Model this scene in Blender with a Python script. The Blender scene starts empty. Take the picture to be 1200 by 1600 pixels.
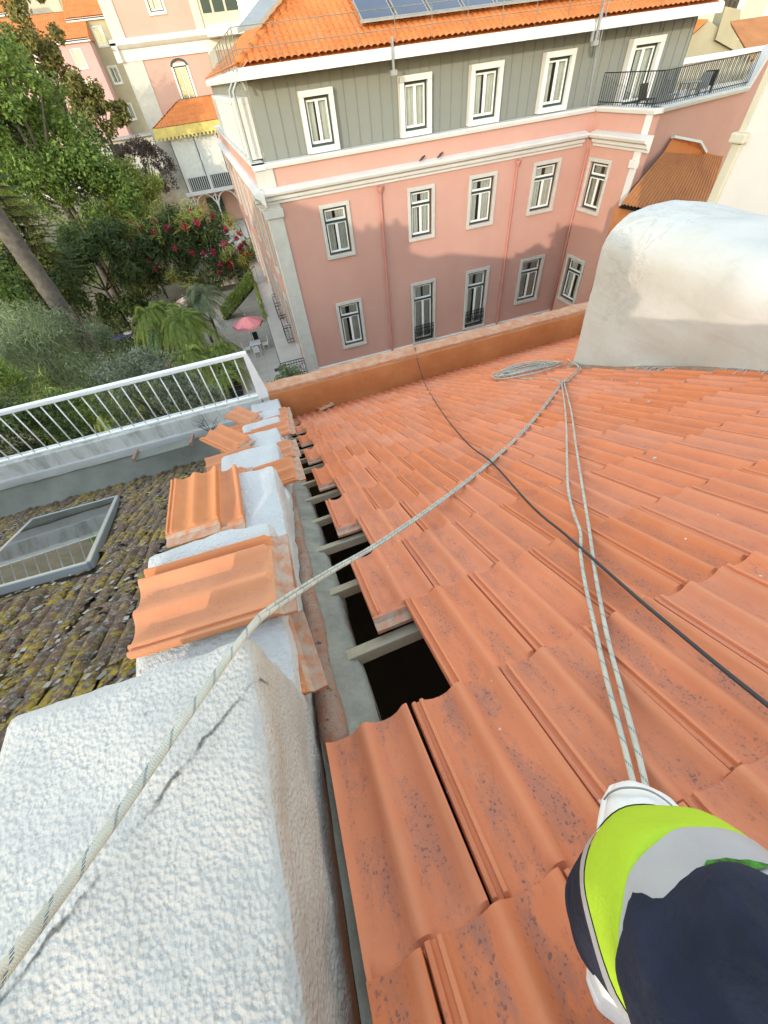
import bpy, bmesh, math, random
import numpy as np
from mathutils import Vector, Matrix, noise
random.seed(7); RNG = np.random.default_rng(7)
scene = bpy.context.scene
COL = scene.collection
V = Vector
# ------------------------------------------------------------------ camera, sky, sun, exposure
Z0 = 13.5                                     # the camera's height above the garden; all lengths below are measured from the camera
FPX = 595.0
def _unit(v): v = np.array(v, float); return v / np.linalg.norm(v)
_dn = _unit((72, 503, FPX)); _r = np.array((4090., -1290., FPX)); _r = _unit(_r - _dn * (_r @ _dn)); _l = np.cross(_dn, _r)
if _l[2] < 0: _l = -_l
RW = np.array([_r, _l, -_dn])
cam_d = bpy.data.cameras.new('camera'); cam = bpy.data.objects.new('camera', cam_d); COL.objects.link(cam); scene.camera = cam
cam_d.sensor_fit = 'VERTICAL'; cam_d.sensor_height = 36; cam_d.lens = FPX / 1600 * 36
cam_d.clip_start = 0.02; cam_d.clip_end = 2000
M3 = RW @ np.diag([1., -1., -1.])
cam.matrix_world = Matrix.Translation((0, 0, Z0)) @ Matrix(M3.tolist()).to_4x4()
SUN_EL, SUN_AZ = math.radians(14.2), math.radians(37)        # low sun behind the camera's left shoulder
sdir = V((math.sin(SUN_AZ) * math.cos(SUN_EL), math.cos(SUN_AZ) * math.cos(SUN_EL), -math.sin(SUN_EL)))   # way the light travels
world = bpy.data.worlds.new('World'); scene.world = world; world.use_nodes = True
wn = world.node_tree; bg = wn.nodes['Background']; sky = wn.nodes.new('ShaderNodeTexSky'); sky.sky_type = 'NISHITA'
sky.sun_disc = False; sky.sun_elevation = SUN_EL; sky.sun_rotation = math.atan2(-sdir.x, -sdir.y)
sky.air_density = 1.5; sky.dust_density = 0.0; sky.ozone_density = 0.0
wn.links.new(sky.outputs[0], bg.inputs[0]); bg.inputs[1].default_value = 0.15
sl = bpy.data.lights.new('sun', 'SUN'); sun = bpy.data.objects.new('sun', sl); COL.objects.link(sun)
sl.energy = 0.5; sl.angle = math.radians(0.5); sl.color = (1.0, 0.94, 0.78)
sun.rotation_euler = sdir.to_track_quat('-Z', 'Y').to_euler(); sun.location = (0, 0, 40)
scene.view_settings.view_transform = 'Standard'; scene.view_settings.look = 'None'
scene.view_settings.gamma = 1; scene.view_settings.exposure = 2.35
scene.view_settings.use_white_balance = True; scene.view_settings.white_balance_temperature = 7200; scene.view_settings.white_balance_tint = 19
scene.render.engine = 'CYCLES'; cy_ = scene.cycles; cy_.max_bounces = 6; cy_.diffuse_bounces = 3; cy_.glossy_bounces = 2; cy_.transmission_bounces = 3; cy_.transparent_max_bounces = 6; cy_.use_denoising = True
# ------------------------------------------------------------------ measuring helpers (camera at the origin)
def ray(x, y): return RW @ np.array([x - 600, y - 800, FPX])
def onX(x, y, X): d = ray(x, y); return V(d * X / d[0])
def onY(x, y, Y): d = ray(x, y); return V(d * Y / d[1])
def onZ(x, y, Z): d = ray(x, y); return V(d * Z / d[2])
TW, CL = 0.235, 0.378                          # roof tile cover width, course length
E1 = V((.9993, .0369, 0)); E2 = V((.0333, -.9014, .4317)); NR = V((-.016, .431, .902)).normalized(); T0 = V((.3856, .5675, -1.1871))
E2 = (E2 - NR * E2.dot(NR)).normalized(); E1 = E2.cross(NR).normalized()
if E1.x < 0: E1 = -E1
def onR(x, y, h=0):
    d = V(ray(x, y)); return d * ((NR.dot(T0) + h) / NR.dot(d))
def R3(u, v, h=0): return T0 + E1 * (u * TW) + E2 * (v * CL) + NR * h
def rz(X, Y): return (NR.dot(T0) - NR.x * X - NR.y * Y) / NR.z
# ------------------------------------------------------------------ mesh helpers
class MB:
    def __init__(s): s.v = []; s.f = []; s.uv = None
    def quad(s, a, b, c, d):
        n = len(s.v); s.v += [V(a), V(b), V(c), V(d)]; s.f.append((n, n+1, n+2, n+3)); return s
    def poly(s, pts):
        n = len(s.v); s.v += [V(p) for p in pts]; s.f.append(tuple(range(n, n+len(pts)))); return s
    def hexa(s, p):                           # eight corners: bottom ring 0-3, top ring 4-7
        n = len(s.v); s.v += [V(q) for q in p]
        for f in ((0,3,2,1),(4,5,6,7),(0,1,5,4),(1,2,6,5),(2,3,7,6),(3,0,4,7)): s.f.append(tuple(n+i for i in f))
        return s
    def box(s, x0, x1, y0, y1, z0, z1):
        return s.hexa([(x0,y0,z0),(x1,y0,z0),(x1,y1,z0),(x0,y1,z0),(x0,y0,z1),(x1,y0,z1),(x1,y1,z1),(x0,y1,z1)])
    def beam(s, p, q, w, h=None, up=(0,0,1)):
        p, q = V(p), V(q); h = h or w; d = (q-p).normalized(); upv = V(up)
        if abs(d.dot(upv)) > .99: upv = V((0,1,0))
        a = d.cross(upv).normalized()*(w/2); b = a.cross(d).normalized()*(h/2)
        return s.hexa([p-a-b, p+a-b, q+a-b, q-a-b, p-a+b, p+a+b, q+a+b, q-a+b])
    def tube(s, path, r, n=8, caps=True):
        path = [V(p) for p in path]; k = len(path); rs = r if hasattr(r, '__len__') else [r]*k
        b0 = len(s.v); t0 = (path[1]-path[0]).normalized(); a = t0.orthogonal().normalized()
        for i in range(k):
            t = (path[min(i+1,k-1)]-path[max(i-1,0)]).normalized(); a = (a - t*a.dot(t)).normalized(); b = t.cross(a)
            for j in range(n):
                th = 2*math.pi*j/n; s.v.append(path[i]+(a*math.cos(th)+b*math.sin(th))*rs[i])
        for i in range(k-1):
            for j in range(n):
                j2 = (j+1) % n; s.f.append((b0+i*n+j, b0+i*n+j2, b0+(i+1)*n+j2, b0+(i+1)*n+j))
        if caps: s.f.append(tuple(b0+j for j in reversed(range(n)))); s.f.append(tuple(b0+(k-1)*n+j for j in range(n)))
        return s
    def loft(s, rings, caps=True, closed=True):
        b0 = len(s.v); n = len(rings[0])
        for r in rings: s.v += [V(p) for p in r]
        for i in range(len(rings)-1):
            for j in range(n if closed else n-1):
                j2 = (j+1) % n; s.f.append((b0+i*n+j, b0+i*n+j2, b0+(i+1)*n+j2, b0+(i+1)*n+j))
        if caps: s.f.append(tuple(b0+j for j in reversed(range(n)))); s.f.append(tuple(b0+(len(rings)-1)*n+j for j in range(n)))
        return s
    def lathe(s, c, prof, n=16):
        c = V(c); return s.loft([[c+V((r*math.cos(2*math.pi*j/n), r*math.sin(2*math.pi*j/n), z)) for j in range(n)] for r, z in prof])
    def grid(s, fn, nu, nv):
        b0 = len(s.v)
        for i in range(nu+1):
            for j in range(nv+1): s.v.append(V(fn(i/nu, j/nv)))
        for i in range(nu):
            for j in range(nv): a = b0+i*(nv+1)+j; s.f.append((a, a+nv+1, a+nv+2, a+1))
        return s
    def build(s, name, mat, parent=None, smooth=False, angle=None, bevel=0, origin=None, kind=None, fix=False):
        xs = [v.x for v in s.v]; ys = [v.y for v in s.v]; zs = [v.z for v in s.v]
        o = V(origin) if origin is not None else V(((min(xs)+max(xs))/2, (min(ys)+max(ys))/2, min(zs)))
        me = bpy.data.meshes.new(name); me.from_pydata([v-o for v in s.v], [], s.f); me.update()
        if fix:
            bm = bmesh.new(); bm.from_mesh(me); bmesh.ops.remove_doubles(bm, verts=bm.verts, dist=1e-5)
            bmesh.ops.recalc_face_normals(bm, faces=bm.faces); bm.to_mesh(me); bm.free()
        if s.uv is not None:
            uvl = me.uv_layers.new(name='UVMap'); uvl.data.foreach_set('uv', np.array(s.uv, float).ravel())
        return link(name, me, mat, o, parent, smooth, angle, bevel, kind)
WO = {}                                       # camera-relative origin of each object
def link(name, me, mat, o, parent=None, smooth=False, angle=None, bevel=0, kind=None):
    if mat is not None: me.materials.append(M[mat] if isinstance(mat, str) else mat)
    if smooth:
        me.polygons.foreach_set('use_smooth', [True]*len(me.polygons))
        if angle: me.set_sharp_from_angle(angle=math.radians(angle))
    ob = bpy.data.objects.new(name, me); COL.objects.link(ob); WO[ob.name] = V(o)
    if parent is not None: ob.parent = parent; ob.location = V(o) - WO[parent.name]
    else: ob.location = V(o) + V((0, 0, Z0))
    if bevel:
        b = ob.modifiers.new('bevel', 'BEVEL'); b.width = bevel; b.segments = 2; b.limit_method = 'ANGLE'; b.angle_limit = math.radians(40)
    if kind: ob['kind'] = kind
    return ob
def tag(o, label, cat, group=None):
    o['label'] = label; o['category'] = cat
    if group: o['group'] = group
    return o
def thing(name, label, cat, o, group=None):
    ob = bpy.data.objects.new(name, None); COL.objects.link(ob); WO[ob.name] = V(o); ob.location = V(o)+V((0, 0, Z0)); ob.empty_display_size = .2
    return tag(ob, label, cat, group)
def put(ob_src, name, mw, parent):            # another object sharing mesh data, placed by a camera-relative matrix under an unrotated parent
    ob = bpy.data.objects.new(name, ob_src if isinstance(ob_src, bpy.types.Mesh) else ob_src.data); COL.objects.link(ob)
    o = mw.to_translation(); WO[ob.name] = o
    if parent is not None: ob.parent = parent; ob.matrix_local = Matrix.Translation(-WO[parent.name]) @ mw
    else: ob.matrix_world = Matrix.Translation((0, 0, Z0)) @ mw
    return ob
def struct(ob): ob['kind'] = 'structure'; return ob
def round_box(x0, x1, y0, y1, z0, z1, r, step, amp, seed=0, scale=6.):
    mb = MB(); c = V(((x0+x1)/2, (y0+y1)/2, (z0+z1)/2)); h = V(((x1-x0)/2, (y1-y0)/2, (z1-z0)/2)); inn = V((h.x-r, h.y-r, h.z-r))
    def P(p):
        q = V((max(-inn.x, min(inn.x, p.x)), max(-inn.y, min(inn.y, p.y)), max(-inn.z, min(inn.z, p.z)))); d = p-q
        n = d.normalized() if d.length > 1e-9 else V((0,0,1)); w = c+q+n*r
        a = noise.noise(w*scale+V((seed, 0, 0)))*amp + noise.noise(w*scale*3.7)*amp*.35
        return w+n*a
    for ax in range(3):
        b_, c_ = (ax+1) % 3, (ax+2) % 3
        nb = max(2, int(2*h[b_]/step)); nc = max(2, int(2*h[c_]/step))
        for sg in (-1, 1):
            def fn(i, j):
                p = V((0,0,0)); p[ax] = sg*h[ax]; p[b_] = (2*i-1)*h[b_]*sg; p[c_] = (2*j-1)*h[c_]; return P(p)
            mb.grid(fn, nb, nc)
    return mb
# ------------------------------------------------------------------ materials
M = {}
def lin(c): return tuple(((x/255)/12.92 if x/255 <= .04045 else ((x/255+.055)/1.055)**2.4) for x in c)
class NT:
    def __init__(s, name):
        m = bpy.data.materials.new(name); m.use_nodes = True; s.m = m; s.t = m.node_tree; s.p = s.t.nodes['Principled BSDF']; M[name] = m
    def n(s, typ, **kw):
        nd = s.t.nodes.new('ShaderNode'+typ)
        for k, v in kw.items():
            if k in nd.inputs: s.set(nd.inputs[k], v)
            else: setattr(nd, k, v)
        return nd
    def set(s, inp, v):
        if isinstance(v, bpy.types.NodeSocket): s.t.links.new(v, inp)
        else: inp.default_value = v
    def coord(s, which='Object'): return s.n('TexCoord').outputs[which]
    def noise(s, vec, scale, detail=4, rough=.55, out=0, dist=0):
        nd = s.n('TexNoise'); s.t.links.new(vec, nd.inputs['Vector']); nd.inputs['Scale'].default_value = scale; nd.inputs['Detail'].default_value = detail
        nd.inputs['Roughness'].default_value = rough; nd.inputs['Distortion'].default_value = dist; return nd.outputs[out]
    def ramp(s, fac, lo, hi, a=0., b=1.):
        nd = s.n('MapRange', clamp=True); s.t.links.new(fac, nd.inputs[0])
        for i, x in enumerate((lo, hi, a, b)): nd.inputs[i+1].default_value = x
        return nd.outputs[0]
    def math(s, op, a, b=None):
        nd = s.n('Math', operation=op); s.set(nd.inputs[0], a)
        if b is not None: s.set(nd.inputs[1], b)
        return nd.outputs[0]
    def mix(s, fac, a, b, blend='MIX'):
        nd = s.n('Mix', data_type='RGBA', blend_type=blend); s.set(nd.inputs[0], fac)
        for k, x in ((6, a), (7, b)): s.set(nd.inputs[k], (*x, 1) if isinstance(x, tuple) and len(x) == 3 else x)
        return nd.outputs[2]
    def bump(s, h, strength=.3, dist=.01, prev=None):
        nd = s.n('Bump'); s.set(nd.inputs['Height'], h); nd.inputs['Strength'].default_value = strength; nd.inputs['Distance'].default_value = dist
        if prev: s.t.links.new(prev, nd.inputs['Normal'])
        return nd.outputs[0]
    def fin(s, col, rough=.8, nrm=None, spec=.3, metal=0):
        s.set(s.p.inputs['Base Color'], (*col, 1) if isinstance(col, tuple) else col); s.set(s.p.inputs['Roughness'], rough)
        s.p.inputs['Specular IOR Level'].default_value = spec; s.p.inputs['Metallic'].default_value = metal
        if nrm: s.t.links.new(nrm, s.p.inputs['Normal'])
        return s.m
def plain(name, c, rough=.7, var=.12, scale=4., bump=0., bscale=60., spec=.3, metal=0, dirt=0., dirtc=(.12, .11, .09)):
    t = NT(name); co = t.coord(); n1 = t.noise(co, scale, 5); d = tuple(x*(1-var) for x in c); l = tuple(min(1, x*(1+var*.6)) for x in c)
    col = t.mix(t.ramp(n1, .3, .7), d, l)
    if dirt:
        n2 = t.noise(co, scale*.6, 8, .7); col = t.mix(t.math('MULTIPLY', t.ramp(n2, .52, .8), dirt), col, dirtc)
    nr = t.bump(t.noise(co, bscale, 4), bump, .01) if bump else None
    return t.fin(col, rough, nr, spec, metal)
plain('white_trim', (.62, .61, .59), .6, .06, 1.5, .1, 30, dirt=.15, dirtc=(.4, .38, .33))
plain('stone_trim', (.50, .485, .445), .75, .1, 3, .15, 40, dirt=.25, dirtc=(.35, .33, .28))
plain('mansard_grey', (.205, .215, .195), .5, .08, .7, .03, 20, dirt=.2, dirtc=(.2, .22, .2))
plain('frame_green', (.035, .055, .05), .45, .1)
plain('sash_white', (.75, .75, .73), .4, .04)
plain('curtain', (.66, .65, .6), .9, .1, 3)
plain('interior', (.02, .02, .022), .9)  # near-black colour stands in for the shade of unlit rooms and openings
plain('iron_black', (.018, .02, .022), .5)
plain('metal_grey', (.30, .31, .31), .45, .1, metal=.4)
plain('white_paint', (.78, .78, .77), .35, .05, 6, .05, 80, dirt=.18, dirtc=(.45, .42, .36))
plain('cream', (.47, .445, .36), .8, .1, .8, .1, 20, dirt=.3, dirtc=(.4, .36, .25))
plain('beige', (.36, .32, .225), .85, .12, .5, .1, 20, dirt=.3, dirtc=(.3, .27, .2))
plain('pale_green', (.42, .49, .38), .85, .06, .5)
plain('pale_pink', (.52, .31, .30), .85, .08, .4, .05, 20, dirt=.15, dirtc=(.5, .38, .34))
plain('tower_pink', (.50, .31, .265), .85, .09, .35, .05, 20, dirt=.2, dirtc=(.5, .37, .31))
plain('yellow_valance', (.66, .50, .16), .7, .2, 2, dirt=.4, dirtc=(.5, .45, .3))
plain('solar_glass', (.035, .05, .085), .12, .15, 1.5, spec=.6)
plain('lawn', (.10, .14, .05), .95, .3, 1.2, .6, 30)
plain('soil', (.17, .14, .095), .95, .3, .5, .6, 12, dirt=.5, dirtc=(.08, .08, .05))
plain('sand_path', (.42, .36, .29), .95, .15, .8, .4, 20, dirt=.3, dirtc=(.25, .2, .15))
plain('bark', (.115, .10, .085), .95, .35, 5, .9, 25)
plain('bark_dark', (.07, .055, .045), .95, .3, 6, .8, 25)
plain('umbrella_pink', (.66, .24, .25), .85, .08, 3)
plain('purple_cloth', (.11, .06, .42), .85, .1)
plain('teal_paint', (.03, .14, .16), .5, .2)
plain('wood_batten', (.40, .34, .235), .8, .25, 9, .3, 40, dirt=.4, dirtc=(.2, .17, .12))
plain('attic_dark', (.012, .010, .009), 1, .2)  # near-black colour puts the shade of the unlit attic into the surface
plain('car_dark', (.03, .035, .04), .25, .05, spec=.5)
plain('car_white', (.7, .7, .7), .25, .03, spec=.5)
plain('tyre', (.02, .02, .02), .9)
plain('white_plaster_far', (.56, .545, .53), .85, .06, .5, .15, 14, dirt=.3, dirtc=(.55, .52, .44))
plain('grey_wall', (.42, .42, .40), .9, .15, .4, .2, 8, dirt=.4, dirtc=(.28, .28, .26))
plain('terrace_tiles', (.50, .46, .40), .85, .12, .9, .2, 10, dirt=.25, dirtc=(.33, .3, .25))
plain('gutter_zinc', (.19, .19, .155), .7, .2, 3, .3, 20, dirt=.5, dirtc=(.12, .13, .09))
plain('skylight_frame', (.30, .32, .33), .4, .1, metal=.3)
plain('paper_sign', (.75, .75, .73), .8)
def pink():
    t = NT('pink_plaster'); co = t.coord(); a = t.noise(co, .35, 6, .6); b = t.noise(co, 3, 5)
    col = t.mix(t.ramp(a, .35, .7), (.50, .268, .218), (.55, .308, .25)); mp = t.n('Mapping'); t.t.links.new(co, mp.inputs[0]); mp.inputs['Scale'].default_value = (1.6, 1.6, .12); stk = t.noise(mp.outputs[0], 1.5, 6, .65); col = t.mix(t.math('MULTIPLY', t.ramp(stk, .52, .75), .22), col, (.44, .24, .20)); col = t.mix(t.math('MULTIPLY', t.ramp(b, .55, .8), .25), col, (.56, .30, .25))
    t.fin(col, .85, t.bump(t.noise(co, 35, 4), .15, .01), .2)
pink()
def curved_orange():
    t = NT('orange_tiles'); co = t.coord(); a = t.noise(co, 1.1, 5, .6); b = t.noise(co, 9, 4, .6)
    col = t.mix(t.ramp(a, .3, .7), (.50, .155, .05), (.62, .215, .075)); col = t.mix(t.math('MULTIPLY', t.ramp(b, .52, .75), .5), col, (.34, .13, .06))
    t.fin(col, .85, t.bump(t.noise(co, 20, 4), .3, .02), .15)
curved_orange()
def brown_orange():
    t = NT('orange_brown_tiles'); co = t.coord(); a = t.noise(co, .8, 5, .6)
    t.fin(t.mix(t.ramp(a, .3, .7), (.34, .13, .055), (.46, .19, .075)), .85, t.bump(t.noise(co, 20, 4), .3, .02), .15)
brown_orange()
def parapet_mat():
    t = NT('ochre_render'); co = t.coord(); a = t.noise(co, 1.6, 7, .65); b = t.noise(co, 7, 6, .65)
    col = t.mix(t.ramp(a, .3, .7), (.44, .155, .055), (.58, .24, .095)); col = t.mix(t.math('MULTIPLY', t.ramp(b, .56, .75), .35), col, (.56, .28, .14))
    t.fin(col, .9, t.bump(t.noise(co, 18, 6, .65), .5, .02), .15)
parapet_mat()
def coping_mat():
    t = NT('worn_coping'); co = t.coord(); b = t.noise(co, 9, 7, .7)
    col = t.mix(t.ramp(b, .42, .66), (.50, .22, .12), (.55, .34, .23)); t.fin(col, .9, t.bump(b, .7, .02), .15)
coping_mat()
def tile_mat(name, c0, c1, speck):
    t = NT(name); co = t.coord(); rnd = t.n('ObjectInfo').outputs['Random']
    off = t.n('Combine' + 'XYZ'); t.set(off.inputs[0], t.math('MULTIPLY', rnd, 37.)); t.set(off.inputs[1], t.math('MULTIPLY', rnd, 91.))
    va = t.n('VectorMath', operation='ADD'); t.t.links.new(co, va.inputs[0]); t.t.links.new(off.outputs[0], va.inputs[1]); vec = va.outputs[0]
    a = t.noise(vec, 5, 6, .6); f = t.noise(vec, 160, 3); big = t.noise(vec, 13, 5, .65)
    col = t.mix(t.ramp(a, .28, .72), c0, c1)
    hs = t.n('HueSaturation'); t.set(hs.inputs['Color'], col); t.set(hs.inputs['Value'], t.ramp(rnd, 0, 1, .93, 1.06)); t.set(hs.inputs['Saturation'], t.ramp(t.math('FRACT', t.math('MULTIPLY', rnd, 7.31)), 0, 1, .92, 1.03)); col = hs.outputs[0]
    col = t.mix(t.math('MULTIPLY', t.ramp(big, .55, .75), .35), col, (.55, .25, .155))        # pale bloom
    # lichen spots: in the two troughs of the tile, on some tiles more than others
    sp = t.n('SeparateXYZ'); t.t.links.new(co, sp.inputs[0])
    tr = t.math('ABSOLUTE', t.math('SINE', t.math('MULTIPLY', t.math('SUBTRACT', sp.outputs[0], .0248), 32.6)))
    tr0 = tr; tr = t.ramp(tr, .45, .9); col = t.mix(t.ramp(tr0, .05, .55, .32, 0), col, (.69, .265, .135))
    wv_ = t.n('VectorMath', operation='MULTIPLY_ADD'); wz = t.n('TexNoise'); t.t.links.new(vec, wz.inputs['Vector']); wz.inputs['Scale'].default_value = 210; t.t.links.new(wz.outputs['Color'], wv_.inputs[0]); wv_.inputs[1].default_value = (.009, .009, .009); t.t.links.new(vec, wv_.inputs[2])
    vo = t.n('TexVoronoi'); t.t.links.new(wv_.outputs[0], vo.inputs['Vector']); vo.inputs['Scale'].default_value = 175
    vc = t.n('SeparateColor'); t.t.links.new(vo.outputs['Color'], vc.inputs[0]); sz = t.ramp(vc.outputs[1], 0, 1, -.12, .30)
    dots = t.ramp(t.math('SUBTRACT', vo.outputs['Distance'], sz), .16, .30, 1, 0); pick = t.ramp(vc.outputs[0], .30, .48)
    mpv = t.n('Mapping'); t.t.links.new(vec, mpv.inputs[0]); mpv.inputs['Scale'].default_value = (1, .4, 1); patch = t.ramp(t.noise(mpv.outputs[0], 19, 6, .7), .44, .57)
    amt = t.math('MULTIPLY', t.ramp(t.math('FRACT', t.math('MULTIPLY', rnd, 13.7)), .15, .8, .45, 1.), t.math('DIVIDE', t.n('ObjectInfo').outputs['Object Index'], 100.))
    m1 = t.math('MULTIPLY', t.math('MULTIPLY', dots, pick), t.math('MULTIPLY', patch, t.math('MULTIPLY', tr, amt)))
    col = t.mix(t.math('MINIMUM', t.math('MULTIPLY', m1, speck), .92), col, (.085, .055, .05))
    haze_ = t.math('MULTIPLY', t.math('MULTIPLY', patch, tr), t.math('MULTIPLY', amt, .5 * speck)); col = t.mix(haze_, col, (.30, .135, .105))
    vo2 = t.n('TexVoronoi'); t.t.links.new(vec, vo2.inputs['Vector']); vo2.inputs['Scale'].default_value = 28
    vc2 = t.n('SeparateColor'); t.t.links.new(vo2.outputs['Color'], vc2.inputs[0])
    w = t.math('MULTIPLY', t.ramp(vo2.outputs['Distance'], .06, .12, 1, 0), t.ramp(vc2.outputs[1], .965, .97)); col = t.mix(w, col, (.6, .52, .45))
    t.fin(col, .78, t.bump(f, .12, .004, t.bump(a, .25, .01)), .25)
tile_mat('roof_terracotta', (.56, .163, .070), (.65, .200, .088), 1.)
tile_mat('loose_terracotta', (.54, .185, .070), (.64, .24, .095), .45)
def head_mat():
    t = NT('tile_head'); co = t.coord(); a = t.noise(co, 26, 6, .65)
    t.fin(t.mix(t.ramp(a, .4, .6), (.48, .20, .11), (.44, .32, .24)), .9, t.bump(a, .5, .01), .15)
head_mat()
def render_mat():
    t = NT('white_render'); co = t.coord(); n1 = t.noise(co, 85, 3, .5); n2 = t.noise(co, 24, 5, .6); big = t.noise(co, 3.2, 6, .62)
    col = t.mix(t.ramp(big, .35, .7), (.55, .54, .525), (.47, .46, .44))
    pits = t.math('MULTIPLY', t.ramp(t.noise(co, 120, 4, .6), .60, .70), t.ramp(t.noise(co, 5, 5, .6), .42, .65)); col = t.mix(t.math('MULTIPLY', pits, .5), col, (.22, .21, .19))
    st = t.ramp(t.noise(co, 7.5, 9, .75), .62, .72); col = t.mix(t.math('MULTIPLY', st, .35), col, (.28, .27, .24))
    t.fin(col, .85, t.bump(n1, .8, .008, t.bump(n2, .6, .012)), .25)
render_mat()
def mortar_mat():
    t = NT('mortar'); co = t.coord(); a = t.noise(co, 9, 8, .7); b = t.noise(co, 60, 4)
    t.fin(t.mix(t.ramp(a, .35, .68), (.20, .19, .155), (.31, .30, .25)), .92, t.bump(b, .5, .006, t.bump(a, .6, .02)), .2)
mortar_mat()
def rust_mat():
    t = NT('worn_terracotta_edge'); co = t.coord(); a = t.noise(co, 16, 8, .7); c = t.noise(co, 45, 6, .7)
    col = t.mix(t.ramp(a, .38, .62), (.33, .15, .095), (.30, .24, .19)); col = t.mix(t.ramp(c, .58, .68), col, (.07, .055, .05))
    t.fin(col, .9, t.bump(c, .6, .008, t.bump(a, .6, .02)), .2)
rust_mat()
def moss_mat():
    t = NT('lichen_tile'); co = t.coord('Generated'); g = t.n('NewGeometry').outputs['Position']
    a = t.noise(g, 12, 8, .75); b = t.noise(g, 4.5, 7, .72); c = t.noise(g, 34, 6, .7); d = t.noise(g, 30, 6, .7)
    col = t.mix(t.ramp(a, .35, .65), (.075, .062, .052), (.20, .11, .075)); col = t.mix(t.ramp(c, .52, .62), col, (.25, .23, .20))
    y = t.math('MULTIPLY', t.ramp(b, .47, .57), t.ramp(d, .45, .55)); col = t.mix(y, col, (.36, .25, .035))
    gr = t.math('MULTIPLY', t.ramp(t.noise(g, 4, 6, .7), .5, .64), t.ramp(t.noise(g, 30, 4, .6), .45, .6)); col = t.mix(t.math('MULTIPLY', gr, .45), col, (.15, .14, .03))
    col = t.mix(t.ramp(t.noise(g, 38, 5, .7), .62, .68), col, (.42, .40, .36))
    t.fin(col, .95, t.bump(c, .8, .02), .15)
moss_mat()
def parapet_white():
    t = NT('stained_white'); co = t.coord(); mp = t.n('Mapping'); t.t.links.new(co, mp.inputs[0]); mp.inputs['Scale'].default_value = (1, 1, .25)
    s = t.noise(mp.outputs[0], 7, 8, .7); b = t.noise(co, 2, 5)
    col = t.mix(t.ramp(b, .3, .7), (.62, .605, .58), (.52, .51, .48)); col = t.mix(t.math('MULTIPLY', t.ramp(s, .46, .68), .75), col, (.22, .22, .19))
    t.fin(col, .85, t.bump(t.noise(co, 30, 5), .3, .01), .2)
parapet_white()
def tarp_mat():
    t = NT('white_canvas'); co = t.coord(); a = t.noise(co, 1.6, 6, .6); b = t.noise(co, 5, 7, .68)
    col = t.mix(t.ramp(a, .35, .7), (.50, .495, .48), (.44, .435, .405)); col = t.mix(t.math('MULTIPLY', t.ramp(b, .54, .72), .4), col, (.40, .39, .31)); cr_ = t.noise(co, 3.1, 8, .75, dist=.6); col = t.mix(t.math('MULTIPLY', t.ramp(t.math('ABSOLUTE', t.math('SUBTRACT', cr_, .5)), .004, .012, 1, 0), t.ramp(t.noise(co, 1.3, 3), .5, .6, 0, .5)), col, (.25, .22, .18))
    mp = t.n('Mapping'); t.t.links.new(co, mp.inputs[0]); mp.inputs['Scale'].default_value = (1, .5, 2.2); mp.inputs['Rotation'].default_value = (.5, .2, .3)
    wr = t.noise(mp.outputs[0], 2.6, 4, .5, dist=1.2)
    t.fin(col, .75, t.bump(t.noise(co, 12, 7, .65), .35, .012, t.bump(wr, .22, .04)), .25)
tarp_mat()
def glass_mat(name, tint, refl):
    m = bpy.data.materials.new(name); m.use_nodes = True; t = m.node_tree; t.nodes.remove(t.nodes['Principled BSDF']); M[name] = m
    tr = t.nodes.new('ShaderNodeBsdfTransparent'); tr.inputs[0].default_value = (*tint, 1); gl = t.nodes.new('ShaderNodeBsdfGlossy'); gl.inputs['Roughness'].default_value = .03
    lw = t.nodes.new('ShaderNodeFresnel'); lw.inputs[0].default_value = 1.5; ad = t.nodes.new('ShaderNodeMath'); ad.operation = 'ADD'; ad.use_clamp = True; ad.inputs[1].default_value = refl
    t.links.new(lw.outputs[0], ad.inputs[0]); mx = t.nodes.new('ShaderNodeMixShader'); t.links.new(ad.outputs[0], mx.inputs[0]); t.links.new(tr.outputs[0], mx.inputs[1]); t.links.new(gl.outputs[0], mx.inputs[2])
    t.links.new(mx.outputs[0], t.nodes['Material Output'].inputs[0])
glass_mat('window_glass', (.85, .9, .88), .06); glass_mat('skylight_glass', (.62, .74, .68), .38)
def leaf_mat(name, dark, light, tr=.35, rough=.6):
    m = bpy.data.materials.new(name); m.use_nodes = True; t = m.node_tree; M[name] = m; p = t.nodes['Principled BSDF']
    g = t.nodes.new('ShaderNodeNewGeometry'); cr = t.nodes.new('ShaderNodeMix'); cr.data_type = 'RGBA'; t.links.new(g.outputs['Random Per Island'], cr.inputs[0])
    cr.inputs[6].default_value = (*dark, 1); cr.inputs[7].default_value = (*light, 1); t.links.new(cr.outputs[2], p.inputs['Base Color']); p.inputs['Roughness'].default_value = rough; p.inputs['Specular IOR Level'].default_value = .3
    tl = t.nodes.new('ShaderNodeBsdfTranslucent'); t.links.new(cr.outputs[2], tl.inputs[0]); mx = t.nodes.new('ShaderNodeMixShader'); mx.inputs[0].default_value = tr
    t.links.new(p.outputs[0], mx.inputs[1]); t.links.new(tl.outputs[0], mx.inputs[2]); t.links.new(mx.outputs[0], t.nodes['Material Output'].inputs[0])
leaf_mat('leaf_green', (.075, .14, .03), (.21, .31, .07)); leaf_mat('leaf_dark', (.04, .07, .022), (.12, .165, .055))
leaf_mat('leaf_magnolia', (.06, .075, .025), (.28, .26, .08)); leaf_mat('leaf_yellow', (.16, .20, .04), (.36, .39, .10))
leaf_mat('leaf_palm', (.17, .25, .045), (.34, .43, .11)); leaf_mat('leaf_grey', (.15, .20, .10), (.30, .36, .20)); leaf_mat('leaf_olive', (.12, .145, .09), (.28, .31, .22))
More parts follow.
